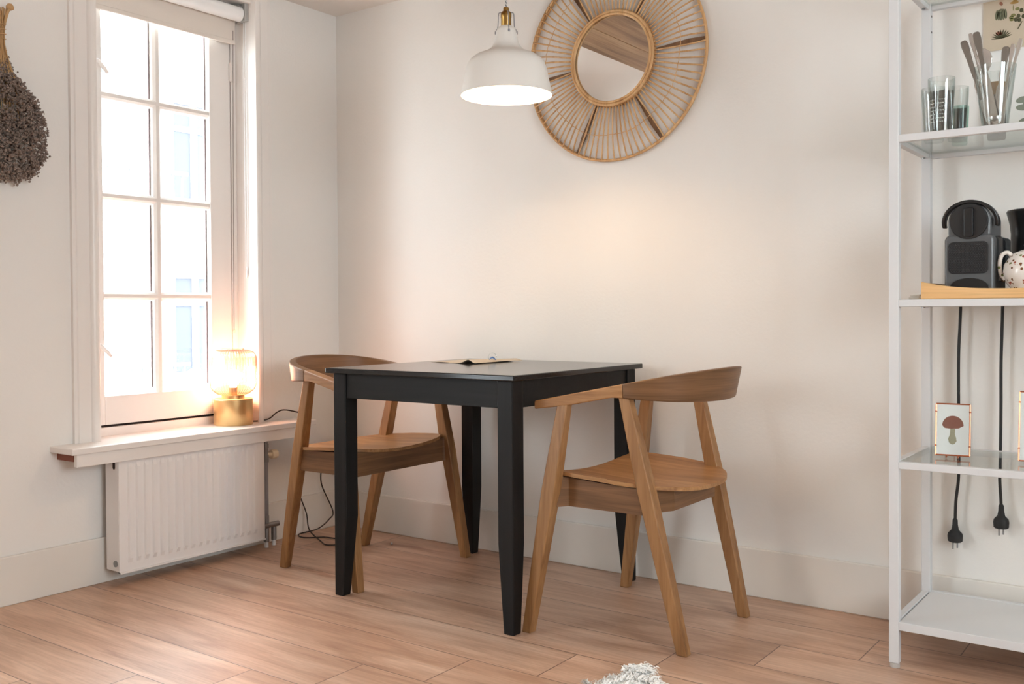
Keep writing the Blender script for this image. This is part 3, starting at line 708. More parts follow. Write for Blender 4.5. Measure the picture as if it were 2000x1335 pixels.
def hw(z):       # half width of the hanging mass at height z (relative)
    pts = [(-0.10, 0.012), (-0.15, 0.03), (-0.195, 0.055), (-0.225, 0.090), (-0.27, 0.122), (-0.32, 0.150), (-0.375, 0.158), (-0.42, 0.142), (-0.45, 0.115), (-0.49, 0.080), (-0.515, 0.05)]
    for i in range(len(pts)-1):
        if pts[i+1][0] <= z <= pts[i][0]:
            q = (pts[i][0]-z)/(pts[i][0]-pts[i+1][0]); return pts[i][1]+(pts[i+1][1]-pts[i][1])*q
    return 0.0
b = B()
icov = [Vector(v).normalized() for v in ((0,0,1),(1,0,0),(0,1,0),(-1,0,0),(0,-1,0),(0,0,-1))]
icof = ((0,1,2),(0,2,3),(0,3,4),(0,4,1),(5,2,1),(5,3,2),(5,4,3),(5,1,4))
def berry(c, r):
    rot = Matrix.Rotation(rnd.uniform(0, 6), 3, Vector((rnd.random()-.5, rnd.random()-.5, rnd.random()-.5)).normalized())
    vs = [b.verts.new(Vector(c)+rot @ v*r*rnd.uniform(0.8, 1.2)) for v in icov]
    for f in icof: b.faces.new([vs[i] for i in f])
cnt = 0
while cnt < 1050:
    z = rnd.uniform(-0.515, -0.10); w_ = hw(z); yy = rnd.uniform(-1, 1)*w_
    if rnd.random() > w_/0.148+0.12: continue
    dep = math.sqrt(max(0, 1-(yy/max(w_, 1e-3))**2))*min(w_, 0.085)
    x = 0.012+0.01+dep*rnd.uniform(0.1, 1.0)
    skew = 0.03 if z < -0.40 else 0
    c = (x, yy+skew*(-0.40-z)/0.1, z)
    for k in range(6): berry((c[0]+rnd.uniform(-.009, .009), c[1]+rnd.uniform(-.012, .012), c[2]+rnd.uniform(-.012, .012)), rnd.uniform(0.003, 0.0056))
    cnt += 1
obj('flower_heads', b, M['berry'], t, kind='stuff')

# ------------------------------------------------------------------ shelving unit
SX0, SYF, SYR = 2.4545, -0.4108, -0.047
SWX = 1.0
ZA, ZB, ZC, ZD, ZE = 1.3785, 0.9556, 0.5371, 0.122, 1.80
t = thing('shelving_unit', 'white metal shelving unit with glass shelves against the back wall', 'shelf', (SX0, SYR, 0))
def sb(bm, lo, hi): box(bm, (lo[0]-SX0, lo[1]-SYR, lo[2]), (hi[0]-SX0, hi[1]-SYR, hi[2]))
pw = 0.025
for x in (SX0, SX0+SWX-pw):
    for y in (SYF, SYR-pw):
        b = B(); sb(b, (x, y, 0.012), (x+pw, y+pw, ZE)); obj('post', b, M['white_metal'], t, bevel=0.002)
        b = B(); cyl(b, (x+pw/2-SX0, y+pw/2-SYR, 0), 0.0125, 0.012, n=20); obj('foot', b, M['clear_foot'], t, smooth='auto')
for z, h in ((ZA, 0.0185), (ZB, 0.0185), (ZC, 0.0185), (ZD, 0.022), (ZE, 0.0185)):
    b = B()
    sb(b, (SX0+pw, SYF, z-h), (SX0+SWX-pw, SYF+0.018, z)); sb(b, (SX0+pw, SYR-0.018, z-h), (SX0+SWX-pw, SYR, z))
    sb(b, (SX0+0.003, SYF+pw, z-h), (SX0+0.021, SYR-pw, z)); sb(b, (SX0+SWX-0.021, SYF+pw, z-h), (SX0+SWX-0.003, SYR-pw, z))
    obj('shelf_rail', b, M['white_metal'], t, bevel=0.0015)
    b = B()
    if z == ZD: sb(b, (SX0+pw, SYF+0.0185, z-0.010), (SX0+SWX-pw, SYR-0.0185, z-0.002)); obj('shelf_board', b, M['white_metal'], t)
    else: sb(b, (SX0+0.0215, SYF+0.0185, z-0.007), (SX0+SWX-0.0215, SYR-0.0185, z-0.001)); obj('glass_shelf', b, M['shelfglass'], t)
    for yy in (SYF+0.04, SYR-0.05):
        b = B(); cyl(b, (0.012, yy-SYR, z-h-0.003), 0.005, 0.0035, n=12); obj('shelf_screw', b, M['steel'], t)
for z in (1.72, 1.765):
    b = B(); cyl(b, (pw-0.0004, -pw/2, z), 0.0032, 0.001, 'X', 12); obj('screw_hole', b, M['dark'], t)

# --- things on the second shelf from the top
def tumbler(name, label, x, y, r0, r1, h, mat, group='drinking glasses on the glass shelf', emboss=False):
    t = thing(name, label, 'glass', (x, y, ZA), 0, group)
    b = B(); pr = [(r0*0.9, 0), (r0, 0.003), (r0+(r1-r0)*0.35, h*0.35), (r1, h*0.86), (r1, h), (r1-0.0016, h), (r1-0.0016, h*0.86), (r0+(r1-r0)*0.35-0.0016, h*0.35), (r0-0.002, 0.009), (0.001, 0.008)]
    lathe(b, pr, n=48, cap0=True); obj('glass_body', b, mat, t, smooth='auto')
    if emboss:
        b = B(); rn = random.Random(5)
        for i in range(9):
            for j in range(7):
                a = -2.5+0.17*i+0.08*(j % 2); z = 0.035+0.0095*j; r = r0+(r1-r0)*0.55
                q = 0.0016; c, s = math.cos(a), math.sin(a)
                lathe(b, [(0.0004, -q), (q, 0), (0.0004, q)], (r*c, r*s, z), n=6)
        obj('embossed_dots', b, plain('frosted_dots', srgb(214, 224, 221), 0.3), t)
tumbler('drinking_glass', 'tall clear tumbler with embossed dots, front one of the glass group', 2.562, -0.315, 0.024, 0.033, 0.150, M['tumbler'], emboss=True)
tumbler('drinking_glass', 'clear tumbler at the far left of the glass group, by the shelf post', 2.523, -0.225, 0.024, 0.032, 0.145, M['tumbler'])
tumbler('drinking_glass', 'greenish tumbler at the right behind the embossed one', 2.578, -0.215, 0.022, 0.030, 0.142, M['tumbler'])
tumbler('green_glass', 'short green glass behind the clear tumblers', 2.570, -0.140, 0.020, 0.024, 0.105, M['greenglass'])
# cutlery glass
CX, CY = 2.686, -0.300
t = thing('cutlery_glass', 'wide clear glass holding silver cutlery on the shelf', 'glass', (CX, CY, ZA))
b = B(); lathe(b, [(0.026, 0), (0.029, 0.003), (0.036, 0.06), (0.049, 0.165), (0.0475, 0.165), (0.0345, 0.06), (0.026, 0.008), (0.001, 0.007)], n=48, cap0=True); obj('glass_body', b, M['tumbler'], t, smooth='auto')
def flat_piece(bm, p0, p1, widths, th=0.0022, mi=0):
    """flat tapering bar from p0 to p1 (local), widths along it, wide side facing the room"""
    p0, p1 = Vector(p0), Vector(p1); d = (p1-p0).normalized(); side = d.cross(Vector((0, 1, 0))).normalized(); up = side.cross(d)
    secs = []
    for u_, w_, h_ in widths:
        p = p0+(p1-p0)*u_; secs.append([p-side*w_-up*h_, p+side*w_-up*h_, p+side*w_+up*h_, p-side*w_+up*h_])
    loft(bm, secs, mi=mi)
def cutlery(name, label, cat, bot, top, kind, mats):
    t = thing(name, label, cat, (bot[0], bot[1], ZA+0.0095), 0, 'silver cutlery in the glass')
    d = (top[0]-bot[0], top[1]-bot[1], top[2]-(ZA+0.0095))
    b = B(); h = B()
    if kind == 'knife':
        flat_piece(b, (0, 0, 0), d, [(0, 0.003, 0.0005), (0.1, 0.0085, 0.0007), (0.5, 0.0085, 0.001), (0.55, 0.004, 0.002)]); obj('blade', b, mats[0], t)
        flat_piece(h, (0, 0, 0), d, [(0.55, 0.0048, 0.003), (0.6, 0.0055, 0.0035), (0.78, 0.0062, 0.004), (0.93, 0.0088, 0.0045), (0.985, 0.0078, 0.004), (1, 0.0035, 0.002)]); obj('handle', h, mats[1], t, bevel=0.0012, smooth='auto')
    elif kind == 'spoon':      # bowl up
        flat_piece(h, (0, 0, 0), d, [(0, 0.007, 0.001), (0.15, 0.006, 0.0012), (0.4, 0.003, 0.0014), (0.72, 0.0026, 0.0016)]); obj('handle', h, mats[1], t)
        flat_piece(b, (0, 0, 0), d, [(0.72, 0.004, 0.001), (0.78, 0.013, 0.002), (0.87, 0.018, 0.003), (0.95, 0.014, 0.002), (1, 0.004, 0.001)]); obj('bowl', b, mats[0], t, smooth='auto', bevel=0.001)
    else:
        flat_piece(h, (0, 0, 0), d, [(0, 0.009, 0.001), (0.2, 0.007, 0.001), (0.55, 0.003, 0.0014), (0.8, 0.0036, 0.0014), (0.93, 0.0062, 0.0012), (1.0, 0.004, 0.001)]); obj('handle', h, mats[1], t, bevel=0.0008)
S, Pw = M['silver'], M['pewter']
cutlery('table_knife', 'knife with dark patterned handle leaning furthest left in the cutlery glass', 'knife', (CX-0.006, CY-0.006), (2.612, -0.305, 1.620), 'knife', (S, Pw))
cutlery('table_knife', 'tallest knife with dark patterned handle in the cutlery glass', 'knife', (CX+0.006, CY-0.014), (2.643, -0.310, 1.636), 'knife', (S, Pw))
cutlery('table_knife', 'slim bright knife just left behind the tallest knife', 'knife', (CX-0.002, CY+0.010), (2.625, -0.290, 1.640), 'fork', (S, S))
cutlery('table_knife', 'knife with broad dark handle standing right of centre in the glass', 'knife', (CX-0.002, CY-0.002), (2.712, -0.300, 1.590), 'knife', (S, Pw))
cutlery('table_fork', 'silver fork handle leaning furthest right in the cutlery glass', 'fork', (CX+0.004, CY+0.004), (2.744, -0.295, 1.606), 'fork', (S, S))
cutlery('table_fork', 'silver fork handle second from the right in the cutlery glass', 'fork', (CX+0.012, CY-0.006), (2.728, -0.305, 1.593), 'fork', (S, S))
cutlery('serving_spoon', 'silver spoon with bowl up among the knives', 'spoon', (CX+0.002, CY-0.000), (2.660, -0.312, 1.590), 'spoon', (S, S))
cutlery('teaspoon', 'short dark spoon at the left rim of the cutlery glass', 'spoon', (CX-0.014, CY+0.0), (2.632, -0.312, 1.558), 'fork', (Pw, Pw))
cutlery('ladle', 'polished silver ladle standing bowl down in the glass', 'ladle', (CX, CY), (CX+0.016, CY-0.006, 1.53), 'fork', (S, S))
b = B(); lathe(b, [(0.001, -0.018), (0.011, -0.015), (0.017, -0.005), (0.0175, 0.004), (0.016, 0.004), (0.001, -0.013)], (0.0, 0, 0.0240), n=24); o = obj('bowl', b, M['silver'], bpy.data.objects['ladle'], smooth='auto')
t = thing('spice_grinder', 'small dark jar with brass lid behind the cutlery glass', 'jar', (2.668, -0.175, ZA))
b = B(); lathe(b, [(0.021, 0), (0.0225, 0.004), (0.0225, 0.11), (0.019, 0.118)], n=32, cap0=True, cap1=True); obj('jar_body', b, plain('jar_dark_glass', srgb(96, 92, 90), 0.15), t, smooth='auto')
b = B(); lathe(b, [(0.024, 0.116), (0.026, 0.118), (0.026, 0.136), (0.023, 0.14), (0.022, 0.150), (0.001, 0.151)], n=32, cap0=True); obj('lid', b, M['brass_dark'], t, smooth='auto')

# botanical poster and leaf print leaning on the wall
PX0, PX1 = 2.604, 2.86
def ell(cx, cz, rx_, rz_, n=14, rot=0):
    return [(cx+rx_*math.cos(2*PI*k/n)*math.cos(rot)-rz_*math.sin(2*PI*k/n)*math.sin(rot), cz+rx_*math.cos(2*PI*k/n)*math.sin(rot)+rz_*math.sin(2*PI*k/n)*math.cos(rot)) for k in range(n)]
t = thing('botanical_poster', 'beige poster of painted succulents and cacti on the wall above the shelf', 'poster', (PX0, 0, 1.655))
b = B(); box(b, (0, -0.0035, 0), (PX1-PX0, -0.0005, 0.36)); obj('sheet', b, M['kraft'], t)
inks = [plain('ink_green', srgb(112, 112, 88), 0.8), plain('ink_dark', srgb(84, 82, 58), 0.8), plain('ink_rust', srgb(150, 100, 78), 0.8), plain('ink_ochre', srgb(176, 138, 78), 0.8), plain('ink_olive', srgb(136, 132, 84), 0.8)]
def ink(outs, mi, name='painted_plant', yy=-0.0042):
    b = B()
    for o_ in outs: prism(b, o_, yy, -0.0034)
    return b, mi
# pixel to poster-plane: 1 px = ~1.29 mm; origin at (1918,92)
def q_(u_, v_): return ((u_-1918)*0.00128, (92-v_)*0.00144)
def plants(defs):
    for outs, mi in defs:
        b = B()
        for o_ in outs: prism(b, o_, -0.0042, -0.0034)
        obj('painted_plant', b, inks[mi], t)
cx_, cz_ = q_(1954, 24)
barrel = [ell(cx_+0.0055*k, cz_, 0.004, 0.0165-0.0012*abs(k), rot=0.04*k) for k in (-2, -1, 0, 1, 2)]
cx2, cz2 = q_(1955, 70)
ag = [ell(cx2+0.016*math.sin(a)*0.9, cz2+0.016*math.cos(a)*0.75, 0.0016, 0.013, 8, rot=-a) for a in [x*0.28-1.5 for x in range(11)]]
cx3, cz3 = q_(1950, 60)
cx4, cz4 = q_(1980, 5)
br = [ell(*q_(u_, v_), 0.005, 0.0062, 10) for u_, v_ in ((1994, 22), (1998, 34), (1988, 32), (1983, 38), (1990, 40), (2002, 26))]
ol = [ell(*q_(u_, v_), 0.006, 0.0045, 10) for u_, v_ in ((1974, 33), (1978, 29), (1986, 18), (1975, 37))]
plants([(barrel, 0), (ag, 1), ([ell(cx3, cz3, 0.009, 0.0055, rot=-0.2)], 2), ([ell(cx4, cz4, 0.011, 0.004), ell(cx4+0.002, cz4+0.005, 0.006, 0.003)], 3), (br, 1), (ol, 4),
    ([ell(*q_(1954, 3), 0.004, 0.006, rot=0.5)], 2), ([ell(*q_(1978, 15), 0.0012, 0.008)], 4), ([ell(*q_(1991, 50), 0.0014, 0.012, rot=-0.5)], 1)])
t = thing('leaf_print', 'white card printed with grey green leaves standing against the wall', 'print', (PX0+0.004, -0.012, ZA))
b = B(); box(b, (0, -0.004, 0), (0.256, 0, 0.268)); obj('sheet', b, M['paper'], t)
lf = plain('ink_leaf', srgb(140, 146, 132), 0.8)
b = B()
for u_, v_, rx_, rz_, ro in ((1996, 173, 0.016, 0.0085, 0.2), (1997, 188, 0.017, 0.0085, -0.1), (2010, 180, 0.016, 0.009, 0.1), (1999, 214, 0.013, 0.008, 0.3), (2014, 205, 0.014, 0.008, 0)):
    x_, z_ = (u_-1920)*0.00128, (262-v_)*0.00144
    prism(b, ell(x_, z_, rx_, rz_, 16, ro), -0.0048, -0.0039)
obj('printed_leaf', b, lf, t)
t = thing('serving_fork', 'dark metal utensil lying at the right of the cutlery glass', 'utensil', (2.76, -0.27, ZA-0.0005))
b = B(); tube(b, smooth_path([(-0.04, 0, 0.006), (0.01, 0, 0.016), (0.08, 0.0, 0.028), (0.14, 0, 0.030)], 5), 0.0028, 8); box(b, (0.12, -0.012, 0), (0.145, 0.012, 0.030)); obj('rod', b, M['greypaint'], t, smooth='auto')

# --- tray, coffee machine, kettle, teapot
t = thing('wooden_tray', 'light bamboo serving tray with raised rim under the coffee machine', 'tray', (2.533, -0.40, ZB+0.0006))
b = B()
TW, TD = 0.46, 0.345
def rimh(u_): return 0.024+0.020*(abs(2*u_-1))**3
for yy in (-0.008, TD-0.012):
    secs = []
    for k in range(25):
        u_ = k/24; x = TW*u_; secs.append([(x, yy, 0), (x, yy+0.010, 0), (x, yy+0.010, rimh(u_)), (x, yy, rimh(u_))])
    loft(b, secs)
for xx in (0, TW-0.01): box(b, (xx, 0.0, 0), (xx+0.010, TD-0.010, 0.042))
obj('rim', b, M['bamboo'], t, bevel=0.002)
b = B(); box(b, (0.004, -0.002, 0.001), (TW-0.004, TD-0.004, 0.008)); obj('tray_base', b, M['bamboo'], t)
TZ = ZB+0.0098
# coffee machine: faces the room (-y)
mx0, mx1 = 2.573, 2.690
t = thing('coffee_machine', 'grey and black capsule coffee machine on the wooden tray', 'coffee machine', ((mx0+mx1)/2, -0.335, TZ))
hwid = (mx1-mx0)/2
b = B()
out = rrect(-hwid, 0.0, hwid, 0.155, 0.016); prism(b, out, 0.0, 0.165); obj('body', b, M['grey_plastic'], t, bevel=0.006, smooth='auto')
b = B(); prism(b, rrect(-hwid+0.008, 0.12, hwid-0.008, 0.232, 0.040, 8), 0.004, 0.15); obj('upper_body', b, M['grey_plastic'], t, bevel=0.006, smooth='auto')
b = B(); cyl(b, (0, -0.004, 0.188), 0.0455, 0.012, 'Y', 48); obj('head_panel', b, M['black_matte'], t, bevel=0.002, smooth='auto')
b = B(); prism(b, rrect(-0.010, 0.148, 0.012, 0.222, 0.006), -0.012, -0.002); obj('lever', b, M['black_plastic'], t, bevel=0.002)
b = B(); prism(b, rrect(-hwid+0.010, 0.055, hwid-0.013, 0.136, 0.012), -0.0035, 0.004); obj('front_grille', b, M['black_matte'], t, bevel=0.001)
b = B()
for j in range(12):
    for i in range(15):
        x = -hwid+0.0155+i*0.0060+(0.003 if j % 2 else 0); z = 0.061+j*0.0062
        if x > hwid-0.018: continue
        lathe(b, [(0.0021, -0.0034), (0.0027, -0.0042)], (x, 0, z), n=6, axis='Y')
obj('grille_mesh', b, plain('grille_rim', srgb(74, 76, 79), 0.4), t)
b = B(); pts = [(-hwid+0.012, 0.0)]
for k in range(13): a = PI-PI*k/12; pts.append((0.001+0.046*math.cos(a), 0.018+0.026*math.sin(a)))
pts.append((hwid-0.012, 0.0)); prism(b, pts, -0.0045, 0.004); obj('drip_tray', b, M['black_plastic'], t, bevel=0.001)
b = B(); secs = []
for k in range(27):
    a = PI*1.07-PI*1.14*k/26; c, s = math.cos(a), math.sin(a); rx_, rz_ = 0.063, 0.052
    p = Vector((rx_*c, 0.01+0.012*(1-s), 0.186+rz_*s)); nrm = Vector((c, 0, s)).normalized(); w_ = 0.0045
    secs.append([p-nrm*w_+Vector((0, -0.012, 0)), p+nrm*w_+Vector((0, -0.012, 0)), p+nrm*w_+Vector((0, 0.012, 0)), p-nrm*w_+Vector((0, 0.012, 0))])
loft(b, secs); obj('handle', b, M['black_plastic'], t, bevel=0.0025, smooth='auto')
b = B(); prism(b, rrect(hwid-0.010, 0.035, hwid+0.014, 0.150, 0.010), 0.035, 0.15); obj('water_tank', b, glass_thin('smoked_tank', (0.42, 0.44, 0.46, 1), 0.2), t)
t = thing('milk_frother', 'glossy black milk frother jug with flared lip behind the teapot', 'jug', (2.740, -0.118, TZ))
b = B(); lathe(b, [(0.046, 0), (0.048, 0.006), (0.047, 0.11), (0.046, 0.165), (0.049, 0.19), (0.057, 0.222), (0.056, 0.224), (0.046, 0.192), (0.043, 0.16)], n=48, cap0=True); obj('jug_body', b, M['black_plastic'], t, smooth='auto')
b = B(); lathe(b, [(0.054, 0.2205), (0.055, 0.2265), (0.04, 0.230), (0.001, 0.231)], n=48, cap0=True); obj('lid', b, M['black_plastic'], t, smooth='auto')
t = thing('teapot', 'white porcelain pot with painted flowers and curled handle on the tray', 'teapot', (2.762, -0.30, TZ))
m, nt, bb = new_mat('floral_porcelain'); L = nt.links.new
tc = nt.nodes.new('ShaderNodeTexCoord'); vo = nt.nodes.new('ShaderNodeTexVoronoi'); vo.inputs['Scale'].default_value = 95; L(tc.outputs['Object'], vo.inputs['Vector'])
nz = nt.nodes.new('ShaderNodeTexNoise'); nz.inputs['Scale'].default_value = 22; L(tc.outputs['Object'], nz.inputs['Vector'])
c1 = nt.nodes.new('ShaderNodeMath'); c1.operation = 'LESS_THAN'; c1.inputs[1].default_value = 0.36; L(vo.outputs['Distance'], c1.inputs[0])
c2 = nt.nodes.new('ShaderNodeMath'); c2.operation = 'GREATER_THAN'; c2.inputs[1].default_value = 0.50; L(nz.outputs['Fac'], c2.inputs[0])
c3 = nt.nodes.new('ShaderNodeMath'); c3.operation = 'MULTIPLY'; L(c1.outputs[0], c3.inputs[0]); L(c2.outputs[0], c3.inputs[1])
rp = nt.nodes.new('ShaderNodeValToRGB'); rp.color_ramp.interpolation = 'CONSTANT'; e = rp.color_ramp.elements; e[0].color = srgb(120, 78, 50); e[1].position = 0.5; e[1].color = srgb(172, 96, 80); kk = e.new(0.75); kk.color = srgb(128, 132, 84)
sx_ = nt.nodes.new('ShaderNodeSeparateColor'); L(vo.outputs['Color'], sx_.inputs[0]); L(sx_.outputs[0], rp.inputs[0])
mx = nt.nodes.new('ShaderNodeMix'); mx.data_type = 'RGBA'; mx.inputs[6].default_value = srgb(240, 232, 224); L(c3.outputs[0], mx.inputs[0]); L(rp.outputs[0], mx.inputs[7]); L(mx.outputs[2], bb.inputs['Base Color']); bb.inputs['Roughness'].default_value = 0.12
b = B(); lathe(b, [(0.030, 0), (0.034, 0.004), (0.036, 0.012), (0.050, 0.030), (0.0575, 0.052), (0.055, 0.075), (0.043, 0.094), (0.036, 0.101), (0.033, 0.104), (0.012, 0.112), (0.006, 0.115), (0.010, 0.124), (0.001, 0.130)], n=48, cap0=True); obj('pot_body', b, m, t, smooth=True)
b = B(); tube(b, smooth_path([(-0.036, -0.012, 0.098), (-0.045, -0.012, 0.106), (-0.058, -0.012, 0.100), (-0.063, -0.012, 0.078), (-0.060, -0.012, 0.052), (-0.050, -0.011, 0.038)], 6), 0.0052, 10); obj('handle', b, m, t, smooth=True)
for k, (x, y, w_, lab) in enumerate(((2.503, -0.335, 0.026, 'white folded paper packet lying at the left end of the tray'),)):
    b = B(); box(b, (-w_/2, -0.02, 0), (w_/2, 0.02, 0.006)); box(b, (-w_/2+0.004, -0.017, 0.007), (w_/2+0.001, 0.018, 0.013)); o = obj('paper_packet', b, M['paper'], None, bevel=0.001); o.location = (x, y, ZB+0.0005); tag(o, lab, 'packet')

# --- picture frames on the glass shelf
def picture_frame(label, x, y, rz, mushroom=True, wd=0.082, ht=0.135):
    t = thing('picture_frame', label, 'picture frame', (x, y, ZC), rz, 'copper picture frames on the glass shelf')
    tilt = math.radians(-9)
    def R(p): return (p[0], p[1]*math.cos(tilt)-p[2]*math.sin(tilt), p[1]*math.sin(tilt)+p[2]*math.cos(tilt)+0.007)
    def add(name, bm, mat, **k):
        for v in bm.verts: v.co = R(v.co)
        return obj(name, bm, mat, t, **k)
    h = wd/2; r = 0.0022
    b = B()
    for a, c in (((-h, 0, 0), (h, 0, 0)), ((h, 0, 0), (h, 0, ht)), ((h, 0, ht), (-h, 0, ht)), ((-h, 0, ht), (-h, 0, 0))): tube(b, [a, c], r, 8)
    for p in ((-h, ht*0.85), (h, ht*0.85), (-h, ht*0.18), (h, ht*0.18)): lathe(b, [(0.0005, -0.004), (0.0035, 0), (0.0005, 0.004)], (p[0], 0, p[1]), n=8)
    add('wire_frame', b, M['copper'])
    b = B(); box(b, (-h+0.001, -0.0012, 0.001), (h-0.001, 0.0012, ht-0.001)); add('card', b, M['paper'])
    b = B(); box(b, (-h+0.001, -0.0022, 0.001), (h-0.001, -0.0018, ht-0.001)); add('cover_glass', b, M['pane'])
    if mushroom:
        cap = [(0.026*math.cos(PI*k/16), 0.078+0.026*math.sin(PI*k/16)) for k in range(17)]+[(-0.020, 0.071), (-0.004, 0.0695), (0.014, 0.071)]
        b = B(); prism(b, cap, -0.00165, -0.0012); add('printed_cap', b, plain('print_cap', srgb(152, 92, 74), 0.8, var=0.3, vscale=120))
        st = [(-0.006, 0.0695), (-0.0065, 0.055), (-0.011, 0.043), (-0.009, 0.033), (-0.002, 0.028), (0.004, 0.029), (0.0095, 0.037), (0.008, 0.047), (0.005, 0.056), (0.006, 0.0695)]
        b = B(); prism(b, st, -0.00165, -0.0012); add('printed_stem', b, plain('print_stem', srgb(176, 168, 140), 0.8, var=0.3, vscale=120))
    b = B()
    for sx in (-1, 1):
        tube(b, smooth_path([(sx*h*0.35, 0.03, 0.060), (sx*h*0.35, 0.012, 0.008), (sx*h*0.35, -0.012, 0.002), (sx*h*0.35, -0.016, 0.008)], 5), 0.0014, 6)
    tube(b, [(-h*0.35, 0.03, 0.060), (h*0.35, 0.03, 0.060)], 0.0014, 6); tube(b, [(0, 0.03, 0.06), (0, 0.055, 0.0016)], 0.0014, 6)
    for p in ((0, 0.03, 0.06),): pass
    obj('easel_stand', b, M['copper'], t)
picture_frame('copper framed mushroom print on a small easel on the glass shelf', 2.578, -0.262, 0.12)
picture_frame('tall copper frame cut off by the right edge of the photo', 2.786, -0.262, 0.05, mushroom=False, wd=0.10, ht=0.175)

# --- hanging power cords
def cord(label, pts, top):
    x, y, z = pts[-1]
    t = thing('power_cord', label, 'cord', (x, y, z), 0, 'black cords behind the shelving unit')
    P = [(p[0]-x, p[1]-y, p[2]-z) for p in pts]
    b = B(); tube(b, smooth_path(P, 8), 0.0042, 10); obj('cable', b, M['rubber'], t, smooth=True)
    b = B(); lathe(b, [(0.0045, 0.012), (0.007, 0.008), (0.0075, -0.006), (0.010, -0.020), (0.019, -0.030), (0.0205, -0.038), (0.0195, -0.052), (0.016, -0.055)], n=24, cap0=True, cap1=True); obj('plug', b, M['black_matte'], t, smooth='auto')
    b = B()
    for s in (-1, 1): cyl(b, (s*0.004, s*0.009, -0.074), 0.0022, 0.02, n=8)
    obj('plug_pins', b, M['steel'], t)
yc = -0.026
cord('left black power cord with plug hanging behind the mushroom picture', [(2.552, yc, 1.00), (2.549, yc, 0.90), (2.545, yc, 0.80), (2.545, yc, 0.66), (2.546, yc, 0.55), (2.545, yc, 0.45), (2.538, yc, 0.38), (2.536, yc, 0.318)], 0)
cord('right black power cord with plug hanging a little higher', [(2.660, yc, 1.00), (2.658, yc, 0.90), (2.655, yc, 0.78), (2.655, yc, 0.66), (2.654, yc, 0.55), (2.652, yc, 0.46), (2.655, yc, 0.40), (2.656, yc, 0.372)], 0)

# ------------------------------------------------------------------ sheepskin rug
t = B(); rn = random.Random(11)
cxr, cyr = 2.165, -1.305
def edge(a):
    r = 0.30+0.02*math.sin(3*a+1)+0.012*math.sin(7*a)
    d = (a-math.radians(113)+PI) % (2*PI)-PI
    r += 0.155*math.exp(-(d/0.27)**2)
    return cxr+r*1.05*math.cos(a), cyr+r*math.sin(a)
ring = []
c0 = t.verts.new((0, 0, 0.028)); rows = []
for i, (q, z) in enumerate(((0.35, 0.030), (0.7, 0.028), (0.93, 0.018), (1.0, 0.002))):
    row = []
    for k in range(72):
        x, y = edge(2*PI*k/72); row.append(t.verts.new(((x-cxr)*q, (y-cyr)*q, z+rn.uniform(-.003, .003) if i < 3 else z)))
    rows.append(row)
for k in range(72):
    t.faces.new((c0, rows[0][k], rows[0][(k+1) % 72]))
    for i in range(3): t.faces.new((rows[i][k], rows[i+1][k], rows[i+1][(k+1) % 72], rows[i][(k+1) % 72]))
rug = thing('sheepskin_rug', 'white fluffy sheepskin rug on the floor at the bottom edge', 'rug', (cxr, cyr, 0))
obj('hide', t, plain('fleece_base', srgb(246, 245, 241), 0.95), rug, smooth=True)
t = B()
def tuft(x, y, z, dx, dy, L_):
    w_ = rn.uniform(0.0012, 0.0028); n = 4; side = Vector((-dy, dx, 0)).normalized() if (dx or dy) else Vector((1, 0, 0))
    prev = None; cu = rn.uniform(-1, 1)*0.5
    for k in range(n+1):
        u_ = k/n; p = Vector((x+dx*L_*u_, y+dy*L_*u_, max(0.0015, z+L_*0.42*math.sin(u_*PI*0.75)-z*u_*0.5)))+side*cu*L_*u_*u_
        ww = w_*(1-u_*0.85); pr = (t.verts.new(p-side*ww), t.verts.new(p+side*ww+Vector((0, 0, ww))))
        if prev: t.faces.new((prev[0], prev[1], pr[1], pr[0]))
        prev = pr
for k in range(15000):
    a = rn.uniform(0, 2*PI); q = math.sqrt(rn.random())
    if k % 3: q = rn.uniform(0.85, 1.0)
    if k % 3 and math.sin(a) < 0: continue
    x, y = edge(a); x = (x-cxr)*q; y = (y-cyr)*q; z = 0.026 if q < 0.9 else 0.012
    aa = math.atan2(y, x)+rn.uniform(-0.9, 0.9); tuft(x, y, z, math.cos(aa), math.sin(aa), rn.uniform(0.012, 0.034))
# curly lock sticking out at the top and a pointed one at the left
for k in range(1600):
    q = rn.random(); x = -0.215+0.03*q+rn.gauss(0, 0.010); y = 0.425+0.03*q+rn.gauss(0, 0.010); aa = rn.uniform(0.2, 2.9)
    tuft(x, y, 0.016+rn.random()*0.016, math.cos(aa), math.sin(aa), rn.uniform(0.008, 0.022))
for k in range(260):
    q = rn.random(); x = -0.272+0.03*q+rn.gauss(0, 0.004*q+0.001); y = 0.318-0.035*q+rn.gauss(0, 0.004*q+0.001)
    tuft(x, y, 0.01, -0.8, 0.5, rn.uniform(0.012, 0.03))
obj('fleece', t, plain('fleece_curl', srgb(252, 251, 248), 0.95), rug, kind='stuff')

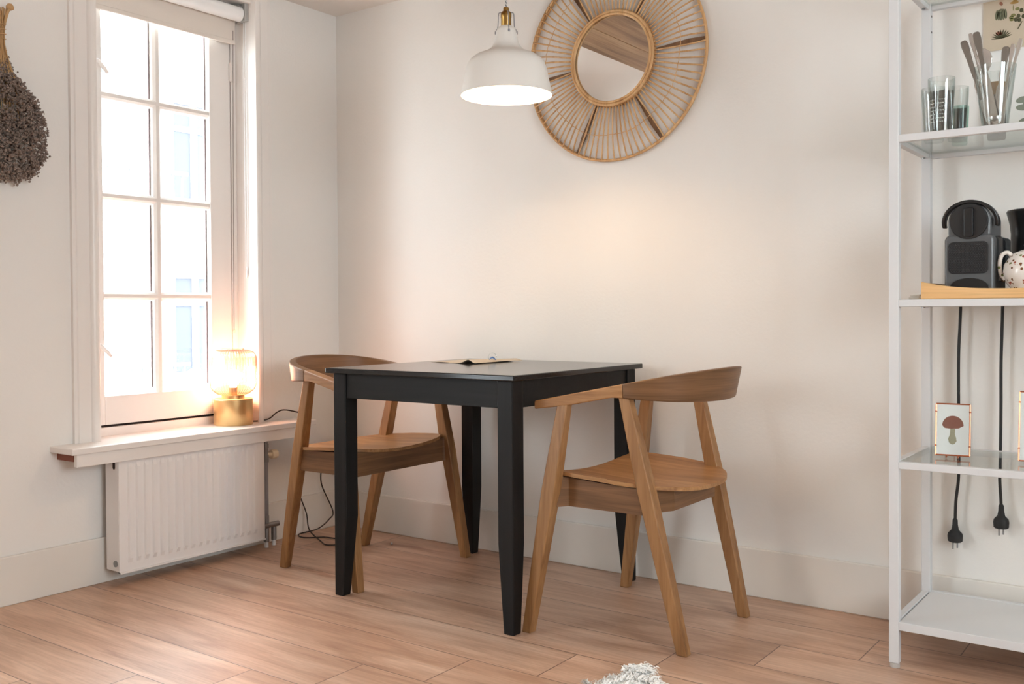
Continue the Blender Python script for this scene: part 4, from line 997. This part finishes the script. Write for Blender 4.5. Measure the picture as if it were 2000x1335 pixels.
# a crumb on the floor
b = B(); lathe(b, [(0.001, 0), (0.004, 0.001), (0.005, 0.005), (0.003, 0.009), (0.0005, 0.010)], n=10, cap0=True, cap1=True); o = obj('pebble', b, M['clear_foot'], None, smooth=True); o.location = (0.458, -0.159, 0); tag(o, 'tiny grey bead lying on the floor under the table', 'bead')

# ------------------------------------------------------------------ street outside the window
ext = plain('street_render_white', srgb(240, 238, 235), 0.9)
exw = plain('street_window_glass', srgb(86, 88, 95), 0.9, spec=0.0)
exr = plain('street_balcony_grey', srgb(108, 110, 112), 0.9)
exd = plain('street_brown_door', srgb(92, 82, 86), 0.9, spec=0.0)
b = B(); box(b, (-40, -30, -3.6), (-0.5, 30, -3.4)); o = struct('ground', b, plain('street_paving', srgb(200, 198, 195), 0.9))
FX = -9.0
t = thing('apartment_building', 'pale apartment building across the street, seen through the window', 'building', (FX, 3.0, -3.4))
b = B(); box(b, (-6, -14, 0), (0, 14, 9.5)); obj('wall', b, ext, t)
for k in range(-7, 7):
    for fl in range(4):
        y = k*1.9+0.5; z = 1.0+fl*2.5
        b = B(); box(b, (0.0, y, z), (0.03, y+0.75, z+1.35)); obj('pane', b, exw if (k+fl) % 3 or fl else exd, t)
        b = B(); 
        for (a, c, d, e_) in ((y-0.06, y, z-0.06, z+1.41), (y+0.75, y+0.81, z-0.06, z+1.41), (y, y+0.75, z+1.35, z+1.41), (y, y+0.75, z-0.06, z)): box(b, (0, a, d), (0.07, c, e_))
        box(b, (0.031, y+0.3, z), (0.060, y+0.4, z+1.35)); box(b, (0.031, y, z+0.95), (0.055, y+0.3, z+1.03)); box(b, (0.031, y+0.4, z+0.95), (0.055, y+0.75, z+1.03))
        obj('window_surround', b, ext, t)
for fl in (1, 2, 3):
    for yb in (-9, -1.5, 5.5):
        b = B(); z = fl*2.5+0.2; box(b, (0, yb, z-0.12), (1.1, yb+3.4, z)); box(b, (1.06, yb, z+0.95), (1.1, yb+3.4, z+1.0))
        for k in range(23): box(b, (1.07, yb+k*0.15, z), (1.09, yb+k*0.15+0.03, z+0.95))
        obj('balcony', b, exr, t)
